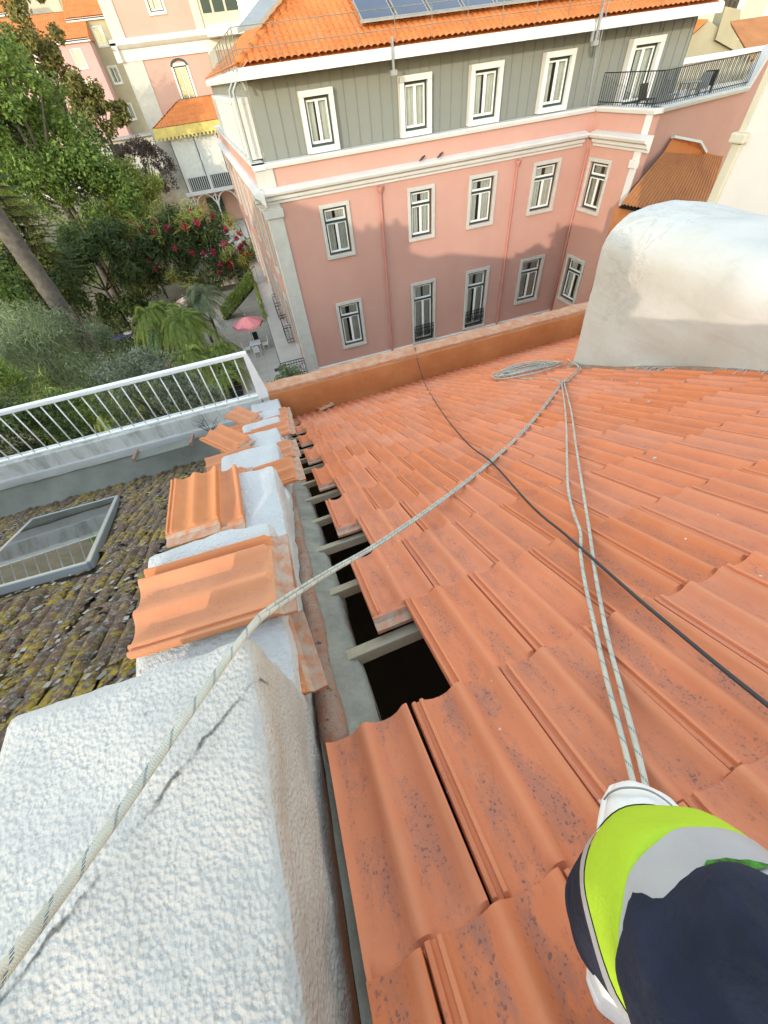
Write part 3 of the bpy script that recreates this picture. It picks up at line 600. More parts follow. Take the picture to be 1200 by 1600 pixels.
def window(fr, a0, a1, b0, b1, parent, sur='stone_trim', sw=.14, sc=(.0, .06), transom=.27, mull=1, inset=.10, c=0, curt=None, dark='frame_green', sill=True):
    """stone surround (the part) with frame, sash, panes and curtains as sub-parts; a0..b1 is the outer edge of the surround"""
    s = MB(); B = fr.box
    B(s, a0, a0+sw, b0+sw, b1-sw, c+sc[0], c+sc[1]); B(s, a1-sw, a1, b0+sw, b1-sw, c+sc[0], c+sc[1]); B(s, a0, a1, b1-sw, b1, c+sc[0], c+sc[1]+.004); B(s, a0, a1, b0, b0+sw, c+sc[0], c+sc[1]+(.03 if sill else .004))
    w = s.build('window', sur, parent, bevel=.012)
    i0, i1, j0, j1 = a0+sw, a1-sw, b0+sw, b1-sw; cf = c-inset
    f = MB(); t = .075
    B(f, i0, i0+t, j0, j1, cf-.05, cf+.02); B(f, i1-t, i1, j0, j1, cf-.05, cf+.02); B(f, i0+t, i1-t, j1-t, j1, cf-.05, cf+.02); B(f, i0+t, i1-t, j0, j0+t, cf-.05, cf+.02)
    k0, k1, m0, m1 = i0+t, i1-t, j0+t, j1-t; tz = m1-(m1-m0)*transom if transom else m1
    if transom: B(f, k0, k1, tz-.05, tz+.03, cf-.05, cf+.025); 
    f.build('frame', dark, w)
    sa = MB(); e = .055; lights = []
    if transom: lights.append((k0, k1, tz+.03, m1))
    top = tz-.05 if transom else m1; am = (k0+k1)/2
    lights += [(k0, am, m0, top), (am, k1, m0, top)] if mull else [(k0, k1, m0, top)]
    pn = MB()
    for (p0, p1, q0, q1) in lights:
        B(sa, p0, p0+e, q0, q1, cf-.06, cf-.005); B(sa, p1-e, p1, q0, q1, cf-.06, cf-.005); B(sa, p0+e, p1-e, q1-e, q1, cf-.06, cf-.007); B(sa, p0+e, p1-e, q0, q0+e*1.3, cf-.06, cf-.007)
        pq = [fr.P(p0+e, q0+e, cf-.035), fr.P(p1-e, q0+e, cf-.035), fr.P(p1-e, q1-e, cf-.035), fr.P(p0+e, q1-e, cf-.035)]; pn.quad(*(pq if fr.u.cross(V((0, 0, 1))).dot(fr.n) > 0 else pq[::-1]))
    sa.build('sash', 'sash_white', w); pn.build('pane', 'window_glass', w)
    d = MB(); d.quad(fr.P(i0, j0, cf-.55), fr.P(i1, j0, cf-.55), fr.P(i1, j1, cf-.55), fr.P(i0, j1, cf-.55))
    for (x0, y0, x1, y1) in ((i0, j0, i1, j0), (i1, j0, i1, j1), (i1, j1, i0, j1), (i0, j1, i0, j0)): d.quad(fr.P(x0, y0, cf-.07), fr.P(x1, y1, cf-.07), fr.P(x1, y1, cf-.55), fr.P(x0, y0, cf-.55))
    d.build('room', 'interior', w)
    cu = MB(); rr = random.Random(int(a0*1000+b0*77))
    for (lo, hi, q0, q1) in (curt or [(.0, rr.uniform(.30, .46), 0, 1), (rr.uniform(.52, .62), 1., 0, 1)]):
        A0, A1 = k0+(k1-k0)*lo, k0+(k1-k0)*hi; n_ = 14
        cu.grid(lambda s_, t_: fr.P(A0+(A1-A0)*s_, m0+(m1-m0)*(q0+(q1-q0)*t_), cf-.13+.025*math.sin(s_*19+a0)), n_, 1)
    cu.build('curtain', 'curtain', w, smooth=True)
    return w
pb = thing('pink_building', 'large salmon-pink building with white cornices, grey mansard storey and orange tiled roof', 'building', (9, 24, GZ))
FM = Fr((0, 20, 0), (1, 0, 0), (0, -1, 0)); FL = Fr((1.8, 0, 0), (-.025, 1, 0), (-1, -.025, 0)); FS = Fr((16.25, 0, 0), (0, 1, 0), (-1, 0, 0)); F3 = Fr((16.25, 16.72, 0), (6.05, 1.5, 0), (.24, -.97, 0))
r1 = [(3.41, 4.73, -5.60, -3.62), (7.36, 8.66, -5.58, -3.62), (10.30, 11.70, -5.57, -3.60), (13.52, 14.95, -5.53, -3.57)]
r2 = [(3.38, 4.72, -9.80, -7.48)]; dr = [(7.38, 8.74, -10.52, -7.37), (10.45, 11.80, -10.42, -7.38)]; r2b = [(13.62, 15.08, -9.70, -7.42)]
sh = lambda l, s=.14: [(a+s, b-s, c_+s, d-s) for a, b, c_, d in l]
holed_wall(FM, 1.3, 16.25, GZ, -2.1, sh(r1+r2+dr+r2b)).build('front_wall', 'pink_plaster', pb)
for q in r1: window(FM, *q, pb)
for q in r2+r2b: window(FM, *q, pb)
for q in dr:
    w = window(FM, *q, pb, transom=.24)
    g_ = MB(); a0, a1, z0, z1 = q[0]+.12, q[1]-.12, q[2]+.16, q[2]+.98        # wrought iron guard
    for zz in (z0, z0+.14, z1-.16, z1): FM.box(g_, a0, a1, zz-.013, zz+.013, .05, .08)
    for i in range(11): x = a0+(a1-a0)*i/10; FM.box(g_, x-.010, x+.010, z0, z1, .055, .075)
    for i in range(5):
        cx = a0+(a1-a0)*(i+.5)/5; cz = (z0+z1)/2
        g_.tube([FM.P(cx+.09*math.cos(th), cz+.13*math.sin(th), .065) for th in np.linspace(0, 6.283, 13)], .012, 5, False); g_.tube([FM.P(cx+.04*math.cos(th), cz+.06*math.sin(th), .065) for th in np.linspace(0, 6.283, 9)], .010, 5, False)
    g_.build('balcony_guard', 'iron_black', w)
s1 = [(18.18, 19.66, -5.65, -3.68), (18.12, 19.60, -9.73, -7.5)]
holed_wall(FS, 16.72, 20, GZ, -2.1, sh(s1)).build('return_wall', 'pink_plaster', pb)
for q in s1: window(FS, *q, pb)
def band(fr, a0, a1, prof_, name, mat):          # moulded cornice: (c, b) outline swept along the facade
    mb = MB(); mb.loft([[fr.P(a0, b, c) for c, b in prof_], [fr.P(a1, b, c) for c, b in prof_]]); return mb.build(name, mat, pb, fix=True)
CP = [(0, -3.30), (.07, -3.30), (.09, -3.22), (.17, -3.17), (.19, -3.07), (.34, -3.00), (.38, -2.92), (.38, -2.86), (.10, -2.80), (0, -2.80)]
band(FM, .92, 15.87, CP, 'cornice', 'white_trim'); band(FS, 16.34, 19.62, CP, 'cornice', 'white_trim'); band(FL, 19.62, 46, CP, 'cornice', 'white_trim')
TP = [(0, -2.24), (.10, -2.24), (.14, -2.14), (.14, -2.08), (-.35, -2.08), (-.35, -2.24)]
band(FM, 1.16, 16.11, TP, 'parapet_cap', 'white_trim'); band(FS, 16.60, 19.86, TP, 'parapet_cap', 'white_trim'); band(FL, 19.86, 46, TP, 'parapet_cap', 'white_trim'); band(F3, .15, 6.22, TP, 'parapet_cap', 'white_trim')
BPf = [(0, -10.72), (.05, -10.72), (.07, -10.52), (.03, -10.48), (0, -10.48)]
band(FM, 1.25, 16.2, BPf, 'plinth_band', 'white_trim'); band(FS, 16.7, 19.95, BPf, 'plinth_band', 'white_trim')
pl = MB(); FM.box(pl, 1.24, 1.86, GZ, -3.3, 0, .06); FL.box(pl, 19.94, 20.5, GZ, -3.3, 0, .062); pl.build('corner_pilaster', 'stone_trim', pb, bevel=.015)
pl = MB(); FM.box(pl, 1.10, 1.92, -3.75, -3.45, .0, .13); FL.box(pl, 19.87, 20.55, -3.75, -3.45, 0, .132); pl.build('pilaster_capital', 'stone_trim', pb, bevel=.02)
pl = MB(); FM.box(pl, 1.24, 1.90, -2.80, -2.24, 0, .07); FL.box(pl, 19.93, 20.5, -2.80, -2.24, 0, .072); pl.build('parapet_pier', 'stone_trim', pb, bevel=.012)
pl = MB(); FS.box(pl, 16.70, 17.05, GZ, -3.3, 0, .06); FS.box(pl, 16.66, 17.10, -3.8, -3.55, 0, .12); FS.box(pl, 16.69, 17.0, -2.8, -2.24, 0, .06); pl.build('return_pilaster', 'white_trim', pb, bevel=.012)
dpm = plain('downpipe_pink', (.50, .20, .16), .5, .08)
for x, zb in ((6.12, -10.9), (12.62, -10.9)):
    d = MB(); d.tube([FM.P(x, -3.55, .09), FM.P(x, zb, .09)], .055, 8); d.lathe(FM.P(x, -3.58, .12), [(.06, 0), (.13, .16), (.13, .22)], 8); d.tube([FM.P(x, -3.45, .1), FM.P(x+.12, -3.32, .1)], .04, 6); d.build('downpipe', 'downpipe_pink', pb, smooth=True, angle=40)
MB().tube([FS.P(19.86, -3.4, .07), FS.P(19.86, -11, .07)], .05, 8).build('downpipe', 'downpipe_pink', pb, smooth=True)
# left flank
lw = []; 
for y in (21.6, 24.6, 28.2, 32.0, 36.0, 40.2): lw += [(y, y+1.35, -6.3, -3.75), (y, y+1.35, -10.3, -7.4)]
holed_wall(FL, 20, 46, GZ, -2.1, sh(lw)).build('flank_wall', 'pink_plaster', pb)
for q in lw: window(FL, *q, pb, transom=.25)
for y in (24.2, 28.0):
    g_ = MB()
    for (p, q) in (((.75, y-.1), (.75, y+1.6)), ((1.3, y-.1), (.75, y-.1)), ((1.3, y+1.6), (.75, y+1.6))):
        for zz in (-10.6, -10.4, -9.75, -9.6): g_.beam((*p, zz), (*q, zz), .025)
        L_ = V((*q, 0))-V((*p, 0)); n_ = max(3, int(L_.length/.14))
        for i in range(n_+1): c_ = V((*p, 0))+L_*(i/n_); g_.beam(c_+V((0, 0, -10.6)), c_+V((0, 0, -9.6)), .02)
    for i in range(4):
        cy_ = y+.15+i*.4; g_.tube([(.75, cy_+.15*math.cos(t), -10.08+.18*math.sin(t)) for t in np.linspace(0, 6.283, 13)], .015, 5, False)
    g_.build('iron_balcony', 'iron_black', pb)
# wall to the right of the return, its terrace, and the mansard storey
holed_wall(F3, 0, 6.23, GZ, -2.1, []).build('terrace_wall', 'pink_plaster', pb)
cw = F3.P(6.23, 0, 0); up = MB(); P = F3.P
up.poly([P(6.23, -9, 0), P(9.5, -9, 0), P(9.5, -1.1, 0), P(6.95, -1.1, 0), P(6.72, -1.25, 0), P(6.38, -2.1, 0), P(6.23, -2.1, 0)]); up.build('terrace_wall_rise', 'pink_plaster', pb)
up = MB(); F3.box(up, 6.9, 9.5, -1.12, -1.0, -.3, .05); up.hexa([P(6.2, -2.15, .06), P(6.38, -2.15, .06), P(6.38, -2.15, -.3), P(6.2, -2.15, -.3), P(6.75, -1.02, .06), P(6.95, -1.1, .06), P(6.95, -1.1, -.3), P(6.75, -1.02, -.3)]); up.build('sloped_coping', 'white_trim', pb)
tf = MB(); tf.poly([(16.4, 20.3, -2.42), (16.4, 17.0, -2.42), (22.2, 18.5, -2.42), (26.5, 19.6, -2.42), (26.5, 23.3, -2.42), (16.4, 23.3, -2.42)]); tf.build('terrace_floor', 'white_trim', pb)
lt = MB(); lt.poly([(1.3, 20, -2.09), (16.25, 20, -2.09), (16.25, 20.5, -2.09), (1.9, 20.5, -2.09), (1.9, 46, -2.09), (1.3, 46, -2.09)]); lt.build('parapet_gutter', 'mansard_grey', pb)
FG = Fr((0, 20.42, 0), (1, 0, 0), (0, -1, 0)); FGL = Fr((2.25, 0, 0), (-.025, 1, 0), (-1, -.025, 0))
mw = [(3.42, 4.70, -2.06, -.40), (7.28, 8.58, -2.06, -.40), (10.22, 11.60, -2.06, -.38), (13.43, 14.80, -2.05, -.35)]; md = [(17.42, 19.0, -2.42, -.34)]
holed_wall(FG, 1.75, 20.6, -2.5, 0.02, sh(mw+md, .17)).build('mansard_wall', 'mansard_grey', pb)
x = 1.74; i = 0
while x < 20.55:                                # standing seam cladding, panel by panel, cut round the windows
    x2 = min(x+.47, 20.58); spans = [(-2.09, -.005)]
    for a0, a1, b0, b1 in mw+md:
        if x2 > a0+.01 and x < a1-.01:
            if x < a0-.04: x2 = a0-.004
            elif x2 > a1+.04 and x < a1: spans = [(b1+.004, -.005)]; x2 = min(x2, a1) if x < a1-.05 else x2
            else: spans = [(b1+.004, -.005)]
    for b0, b1 in spans:
        m_ = MB(); FG.box(m_, x+.006, x2-.006, b0, b1, 0, .014+.006*random.random()); FG.box(m_, x2-.02, x2-.004, b0, b1, .01, .042); m_.build('cladding_panel', 'mansard_grey', pb)
    x = x2
for q in mw: window(FG, *q, pb, sur='white_trim', sw=.17, sc=(.0, .30), transom=0, inset=-.12, sill=False)
for q in md: window(FG, *q, pb, sur='white_trim', sw=.19, sc=(.0, .32), transom=0, inset=-.10, sill=False, curt=[(.3, 1, 0, 1)])
lmw = [(21.2+i*1.9, 22.6+i*1.9, -2.05, -.38) for i in range(9)]
holed_wall(FGL, 20.42, 44, -2.5, .02, sh(lmw, .17)).build('mansard_wall', 'mansard_grey', pb)
for q in lmw: window(FGL, *q, pb, sur='white_trim', sw=.17, sc=(0, .45), transom=0, inset=-.25, sill=False)
ev = MB(); ev.loft([[(1.50+o_, 19.45+o_, z) for o_, z in ((0, .02), (0, .20), (.06, .30), (.9, .30), (.9, .02))], [(20.75, 19.45+o_, z) for o_, z in ((0, .02), (0, .20), (.06, .30), (.9, .30), (.9, .02))]]); ev.build('eaves', 'white_trim', pb, fix=True)
ev = MB(); ev.loft([[(1.50+o_, 19.45+o_, z) for o_, z in ((0, .02), (0, .20), (.06, .30), (.9, .30), (.9, .02))], [(.87+o_, 44.5, z) for o_, z in ((0, .02), (0, .20), (.06, .30), (.9, .30), (.9, .02))]]); ev.build('eaves', 'white_trim', pb, fix=True)
RS = .52                                        # orange roof: rolls and courses as real relief
def rolls(name, X0, X1, P, lim, pitch=.23, cl=.36, top=9.0, mat='orange_tiles', kind='stuff'):
    n = int((X1-X0)/pitch*6); cols = []
    vv, ff = [], []
    for i in range(n+1):
        a = X0+(X1-X0)*i/n; h = .055*abs(math.sin(math.pi*(a-X0)/pitch))**.7; L = max(.02, min(top, lim(a))); k = 26; col = []
        for j in range(k):
            s = min(L, j*cl); col.append(P(a, s, h+.03)); s2 = min(L, (j+1)*cl); col.append(P(a, s2, h-.005))
        cols.append(col)
    mb = MB(); m_ = len(cols[0])
    for c_ in cols: mb.v += c_
    for i in range(n):
        for j in range(m_-1):
            a = i*m_+j
            if (mb.v[a]-mb.v[a+1]).length < 1e-4 and (mb.v[a+m_]-mb.v[a+m_+1]).length < 1e-4: continue
            mb.f.append((a, a+m_, a+m_+1, a+1))
    return mb
rolls('r', 1.48, 20.7, lambda a, s, h: V((a, 19.50+s*.887, .33+s*.887*RS+h)), lambda a: (a-1.48)/.887).build('roof_tiles', 'orange_tiles', pb, kind='stuff')
rolls('r', 19.5, 44.0, lambda a, s, h: V((1.52-.025*(a-19.5)+s*.887, a, .33+s*.887*RS+h)), lambda a: (a-19.5)/.887).build('roof_tiles', 'orange_tiles', pb, kind='stuff')
rb = MB(); rb.quad((1.5, 19.5, .2), (20.7, 19.5, .2), (20.7, 27.5, 4.5), (9.5, 27.5, 4.5)); rb.quad((20.7, 19.5, .2), (20.7, 27.5, 4.5), (20.7, 35, .2), (20.7, 35, .2)); rb.build('roof_core', 'orange_tiles', pb)
h_ = []
for j in range(22):
    s = .1+j*.36; o_ = V((1.48+s*.887, 19.5+s*.887, .36+s*.887*RS)); d = V((.887, .887, .887*RS)).normalized(); MB().tube([o_, o_+d*.42], [.13, .105], 8).build('hip_tile', 'orange_tiles', pb, smooth=True)
nrm = V((0, -RS, 1)).normalized(); sd = V((0, 1, RS)).normalized()
def onS(x, y, h): d = V(ray(x, y)); o_ = V((0, 19.5, .33))+nrm*h; return d*(o_.dot(nrm)/d.dot(nrm))
s0 = onS(566, 33, .2)
for i in range(9):
    a = V((s0.x+i*1.28, s0.y, s0.z)); p = [a, a+V((1.2, 0, 0)), a+V((1.2, 0, 0))+sd*2.1, a+sd*2.1]
    pan = MB().hexa([q-nrm*.05 for q in p]+p).build('solar_panel', 'metal_grey', pb); q = [a+V((.05, 0, 0))+sd*.05, a+V((1.15, 0, 0))+sd*.05, a+V((1.15, 0, 0))+sd*2.05, a+V((.05, 0, 0))+sd*2.05]
    MB().quad(*[w_+nrm*.006 for w_ in q]).build('glass_face', 'solar_glass', pan)
MB().beam(s0-sd*.06+nrm*.02+V((-.1, 0, 0)), s0-sd*.06+nrm*.02+V((11.6, 0, 0)), .1, .08).build('collector_rail', 'metal_grey', pb)
sl0 = onS(372, 52, .25); MB().hexa([sl0, sl0+V((.8, .2, .1)), sl0+V((3.6, 2.9, 1.6)), sl0+V((2.8, 2.9, 1.6)), sl0+V((0, 0, .1)), sl0+V((.8, .2, .2)), sl0+V((3.6, 2.9, 1.7)), sl0+V((2.8, 2.9, 1.7))]).build('roof_hatch', 'skylight_frame', pb)
rr = MB()
for zz in (.68, 1.12): rr.tube([(20.6, 19.62, zz), (1.6, 19.62, zz), (1.34, 30, zz)], .011, 6)
for i in range(15): rr.tube([(1.6+i*1.35, 19.62, .2), (1.6+i*1.35, 19.62, 1.12)], .012, 6)
for i in range(7): rr.tube([(1.6-.035*i, 19.62+i*1.4, .2), (1.6-.035*i, 19.62+i*1.4, 1.12)], .02, 6)
for i in range(30): rr.tube([(1.6-.0125*i, 19.62+i*.5, .3), (1.6-.0125*i, 19.62+i*.5, 1.12)], .008, 5)
rr.build('roof_railing', 'gutter_zinc', pb)
for i in range(6):
    x = (1.6, 6.8, 9, 15.0, 3.0, 12)[i]
    if i in (1, 3): MB().beam((x, 19.4, -.25), (x, 19.4, .52), .07).box(x-.12, x+.12, 19.34, 19.5, -.35, -.22).build('railing_bracket', 'metal_grey', pb)
for yy in (19.9, 21.4): MB().beam((1.62, yy, -.2), (1.46, yy, .35), .06).build('railing_bracket', 'metal_grey', pb)
for yy in (20.8, 23.2): MB().tube([(1.52, yy, .1), (1.25, yy, -.2), (1.25, yy, -2.1)], .05, 8).build('downpipe', 'metal_grey', pb)
for x in (8.05, 8.85):                            # two pigeons on the cornice
    b = thing('pigeon', 'small dark pigeon on the white cornice, %s one' % ('left' if x < 8.5 else 'right'), 'bird', FM.P(x, -2.80, .2), 'pigeons on the cornice')
    MB().loft([[FM.P(x+.1*t-.06, -2.72+.05*t+r*math.sin(a), .2+r*math.cos(a)) for a in np.linspace(0, 6.283, 9)[:-1]] for t, r in ((-1.3, .01), (-.6, .035), (0, .055), (.6, .05), (1.0, .03), (1.3, .035), (1.6, .005))]).build('body', 'frame_green', b, smooth=True)
    MB().tube([FM.P(x-.02, -2.80, .2), FM.P(x-.02, -2.74, .2)], .008, 5).build('leg', 'downpipe_pink', b)
# terrace railing, chairs and table, antenna, balustrade
tr = thing('terrace_railing', 'dark iron railing round the roof terrace', 'railing', (18, 17.3, -2.1))
pts = [FS.P(20.1, 0, -.1), FS.P(16.9, 0, -.1), F3.P(6.3, 0, -.1)]
for (p, q), nn in (((pts[0], pts[1]), 24), ((pts[1], pts[2]), 46)):
    for zz in (-1.98, -1.15): MB().beam(p+V((0, 0, zz)), q+V((0, 0, zz)), .03).build('rail', 'iron_black', tr)
    for i in range(nn+1): c_ = p.lerp(q, i/nn); MB().beam(c_+V((0, 0, -2.08)), c_+V((0, 0, -1.15)), .018).build('bar', 'iron_black', tr)
def chair(o, ang, lab, mat='metal_grey', grp=None, s=1.):
    t = thing('garden_chair', lab, 'chair', o, grp); Rm = Matrix.Rotation(ang, 3, 'Z'); Q = lambda x, y, z: V(o)+Rm @ (V((x, y, z))*s)
    for x, y in ((-.22, -.2), (.22, -.2), (-.22, .2), (.22, .2)): MB().beam(Q(x, y, 0), Q(x*.95, y*.95, .45), .035*s).build('leg', mat, t)
    MB().hexa([Q(-.24, -.23, .44), Q(.24, -.23, .44), Q(.24, .23, .44), Q(-.24, .23, .44), Q(-.24, -.23, .47), Q(.24, -.23, .47), Q(.24, .23, .47), Q(-.24, .23, .47)]).build('seat', mat, t)
    MB().hexa([Q(-.23, .20, .47), Q(.23, .20, .47), Q(.23, .23, .47), Q(-.23, .23, .47), Q(-.23, .27, .9), Q(.23, .27, .9), Q(.23, .30, .9), Q(-.23, .30, .9)]).build('backrest', mat, t)
    return t
def table(o, r, h, lab, mat, legm, grp=None, sq=False):
    t = thing('garden_table', lab, 'table', o, grp); o = V(o)
    if sq: MB().box(o.x-r, o.x+r, o.y-r, o.y+r, o.z+h-.04, o.z+h).build('tabletop', mat, t, bevel=.01)
    else: MB().lathe(o+V((0, 0, h-.03)), [(r, 0), (r, .03)], 20).build('tabletop', mat, t)
    for x, y in ((-.7, -.7), (.7, -.7), (-.7, .7), (.7, .7)): MB().beam(o+V((x*r, y*r, 0)), o+V((x*r*.8, y*r*.8, h-.03)), .04).build('leg', legm, t)
    return t
gT = 'furniture on the roof terrace'
table((19.4, 18.5, -2.42), .4, .72, 'small grey table on the roof terrace', 'metal_grey', 'metal_grey', gT)
chair((18.5, 18.4, -2.42), 1.2, 'grey chair nearest to the terrace door', 'metal_grey', gT); chair((20.2, 18.75, -2.42), -1.4, 'grey chair between terrace table and balustrade', 'metal_grey', gT)
chair((17.2, 18.3, -2.42), .2, 'dark folding chair left of the terrace door', 'iron_black', gT); chair((21.3, 19.4, -2.42), 2.4, 'dark chair by the terrace balustrade', 'iron_black', gT)
bl = thing('terrace_balustrade', 'white balustrade at the far side of the roof terrace', 'balustrade', (24, 22.3, -2.42))
MB().box(20.6, 29, 22.2, 22.5, -1.42, -1.22).build('top_rail', 'white_trim', bl, bevel=.02); MB().box(20.6, 29, 22.2, 22.5, -2.42, -2.3).build('base', 'white_trim', bl); MB().box(20.6, 22.3, 22.22, 22.48, -2.3, -1.42).build('pier', 'white_trim', bl)
for i in range(22): MB().lathe((22.55+i*.28, 22.35, -2.3), [(.05, 0), (.04, .1), (.085, .3), (.06, .5), (.035, .65), (.06, .82), (.06, .88)], 8).build('baluster', 'cream', bl, smooth=True)
an = thing('roof_antenna', 'thin grey aerial mast with crossbars rising from the terrace corner', 'antenna', (15.35, 19.55, -2.08))
MB().tube([(15.4, 19.55, -2.0), (15.05, 19.5, 1.3)], .03, 6).build('mast', 'metal_grey', an); MB().tube([(14.75, 19.5, .05), (15.6, 19.5, .12)], .02, 6).build('crossbar', 'metal_grey', an); MB().tube([(14.9, 19.5, .3), (14.9, 19.5, -.25)], .06, 6).build('receiver', 'metal_grey', an)
MB().tube([(15.3, 19.5, -1.0), (15.3, 19.5, 1.0)], .02, 6).build('stay', 'metal_grey', an)
# lean-to canopy against the terrace wall
cn = thing('tiled_canopy', 'orange-brown ribbed tile canopy roof below the terrace wall', 'canopy roof', (18, 15.8, -6))
A0, A1 = F3.P(.9, -3.35, 0), F3.P(5.2, -3.75, 0); B0, B1 = V((14.9, 15.0, -4.65)), V((20.0, 14.6, -5.9))
A0, A1, B0, B1 = onY(1036, 240, 16.85), onY(1130, 246, 17.6), onY(968, 320, 15.4), onY(1100, 345, 14.6)
cm = MB(); n_ = 26*6; rows = 2
for i in range(n_+1):
    t = i/n_; a, b = A0.lerp(A1, t), B0.lerp(B1, t); h = .05*abs(math.sin(math.pi*t*26))
    cm.v += [a+V((0, 0, h+.02)), b+V((0, 0, h))]
    if i: k_ = len(cm.v); cm.f.append((k_-4, k_-3, k_-1, k_-2))
cm.build('tile_rolls', 'orange_brown_tiles', cn, kind='stuff')
C0, C1, C2 = onY(1052, 214, 17.0), onY(1093, 222, 17.15), onY(1102, 238, 17.3)
MB().poly([A0, A1, C2, C1, C0]).build('ridge_apron', 'orange_tiles', cn)
MB().beam(C0, C1, .08, .16, (0, -1, .2)).beam(C1, C2, .08, .16, (0, -1, .2)).build('white_flashing', 'white_trim', cn)
MB().poly([B0-V((0, 0, .1)), B1-V((0, 0, .1)), A1-V((0, 0, .15)), A0-V((0, 0, .15))]).build('soffit', 'attic_dark', cn)
MB().hexa([B0+V((.3, .2, -5)), B1+V((0, .2, -4)), B1+V((0, .5, -4)), B0+V((.3, .5, -5)), B0+V((.3, .2, -.12)), B1+V((0, .2, -.12)), B1+V((0, .5, -.12)), B0+V((.3, .5, -.12))]).build('front_wall', 'orange_brown_tiles', cn)
# white barrel-vaulted structure on the right of the roof
dm = thing('white_vault', 'white rendered barrel vault rising from the right side of the tiled roof', 'vault', (4, 2, -2.4))
sec = [(2.99, -2.6), (2.985, -2.2), (2.975, -1.8), (2.955, -1.5), (2.93, -1.25), (2.93, -1.17), (2.98, -1.08), (3.10, -.995), (3.3, -.965), (3.56, -.975), (3.85, -1.03), (4.15, -1.12), (4.5, -1.23), (4.85, -1.38), (5.2, -1.65), (5.4, -2.0), (5.45, -2.9)]
def resamp(sc_, n):
    L = [0]
    for a, b in zip(sc_, sc_[1:]): L.append(L[-1]+math.dist(a, b))
    out = []
    for i in range(n+1):
        s = L[-1]*i/n
        for k_ in range(len(L)-1):
            if s <= L[k_+1]+1e-9: t = (s-L[k_])/(L[k_+1]-L[k_]); out.append((sc_[k_][0]+(sc_[k_+1][0]-sc_[k_][0])*t, sc_[k_][1]+(sc_[k_+1][1]-sc_[k_][1])*t)); break
    return out
S_ = resamp(sec, 90); rings = []
for j in range(90):
    y = 3.13-3.6*j/89; r_ = []
    for x, z in S_:
        p = V((x, y, z)); q = V((x*1.2, y*1.6, z*1.1)); a = .05*noise.noise(q*1.4)+.03*noise.noise(V((x*3, y*3.2, z*3)))+.016*noise.noise(V((x*2+z*3, y*1.3+z*2, z*2)))+.006*noise.noise(p*9)
        a *= .25+.75*sstep(0, .8, j/89*3.6); d = V((x-4, 0, z+2.0)).normalized(); e = .012*sstep(.12, 0, j/89*3.6)*(1 if z > -1.6 else .3)
        r_.append(p+d*(a-e)+V((0, .04*noise.noise(V((x, z, 3))) if j == 0 else 0, 0)))
    rings.append(r_)
MB().loft(rings, closed=False, caps=False).poly(rings[0]).build('vault_shell', 'white_canvas', dm, smooth=True)
bs_ = MB()
for j in range(120):
    y = 3.16-3.0*j/119; w = .05+.025*noise.noise(V((y*6, 0, 0)))
    p = V((2.985, y, rz(2.985, y)+.012)); bs_.v += [p+NR*.035, p-E1*w+NR*(.012+.01*noise.noise(V((y*14, 2, 0)))), p-E1*(w+.015)-NR*.02]
    if j:
        k_ = len(bs_.v)
        for q in (0, 1): bs_.f.append((k_-6+q, k_-3+q, k_-2+q, k_-5+q))
bs_.build('mortar_fillet', 'worn_terracotta_edge', dm)
fr_ = MB()
for i in range(70):
    y = random.choice([random.uniform(2.0, 2.3), random.uniform(1.2, 1.75), random.uniform(.4, 1.2)]); p = V((2.975, y, rz(2.975, y)+.045)); q = p+V((-random.uniform(.03, .08), random.uniform(-.05, .05), 0)); q.z = rz(q.x, q.y)+.02
    fr_.tube([p, (p+q)/2+V((0, 0, .012)), q], .0022, 4, False)
fr_.build('frayed_threads', 'white_canvas', dm, kind='stuff')
# chips of render lying on the tiles by the vault
for i in range(7):
    x, y = ((2.75, 2.75), (2.62, 2.25), (2.55, 1.95), (2.7, 1.7), (2.2, 1.55), (1.5, .9), (2.72, 1.25))[i]; s = random.uniform(.006, .011); p = V((x, y, rz(x, y)+.033))
    c = MB().hexa([p+V((-s, -s*.6, -s*.2)), p+V((s, -s*.7, -s*.3)), p+V((s*.9, s*.5, -s*.2)), p+V((-s*.8, s*.6, -s*.3)), p+V((-s*.7, -s*.4, s*.4)), p+V((s*.6, -s*.5, s*.3)), p+V((s*.7, s*.4, s*.2)), p+V((-s*.5, s*.3, s*.5))]).build('plaster_chip', 'white_canvas', None)
    tag(c, 'tiny white plaster chip on the tiles, '+('closest to the left corner of the vault', 'second along the foot of the vault', 'between the foot rope and the vault', 'fourth along the foot of the vault', 'farther out from the vault wall', 'nearest to the viewer, beside the ropes', 'farthest right along the foot of the vault')[i], 'debris', 'plaster chips on the roof')
# tall white house behind the vault
wh = thing('white_house', 'tall pale plastered house wall with cream corner strip behind the vault', 'house', (13, 9, GZ))
MB().box(10.06, 22, 1.0, 7.95, GZ, 2.6).build('wall', 'white_plaster_far', wh); MB().box(10.0, 10.7, 7.78, 8.0, GZ, -1.72).build('corner_strip', 'cream', wh, bevel=.03); MB().box(9.94, 10.75, 7.72, 8.06, -1.72, -1.56).build('strip_cap', 'cream', wh, bevel=.03)
MB().box(10.03, 10.7, 7.86, 7.98, -1.56, 2.4).build('upper_strip', 'cream', wh)
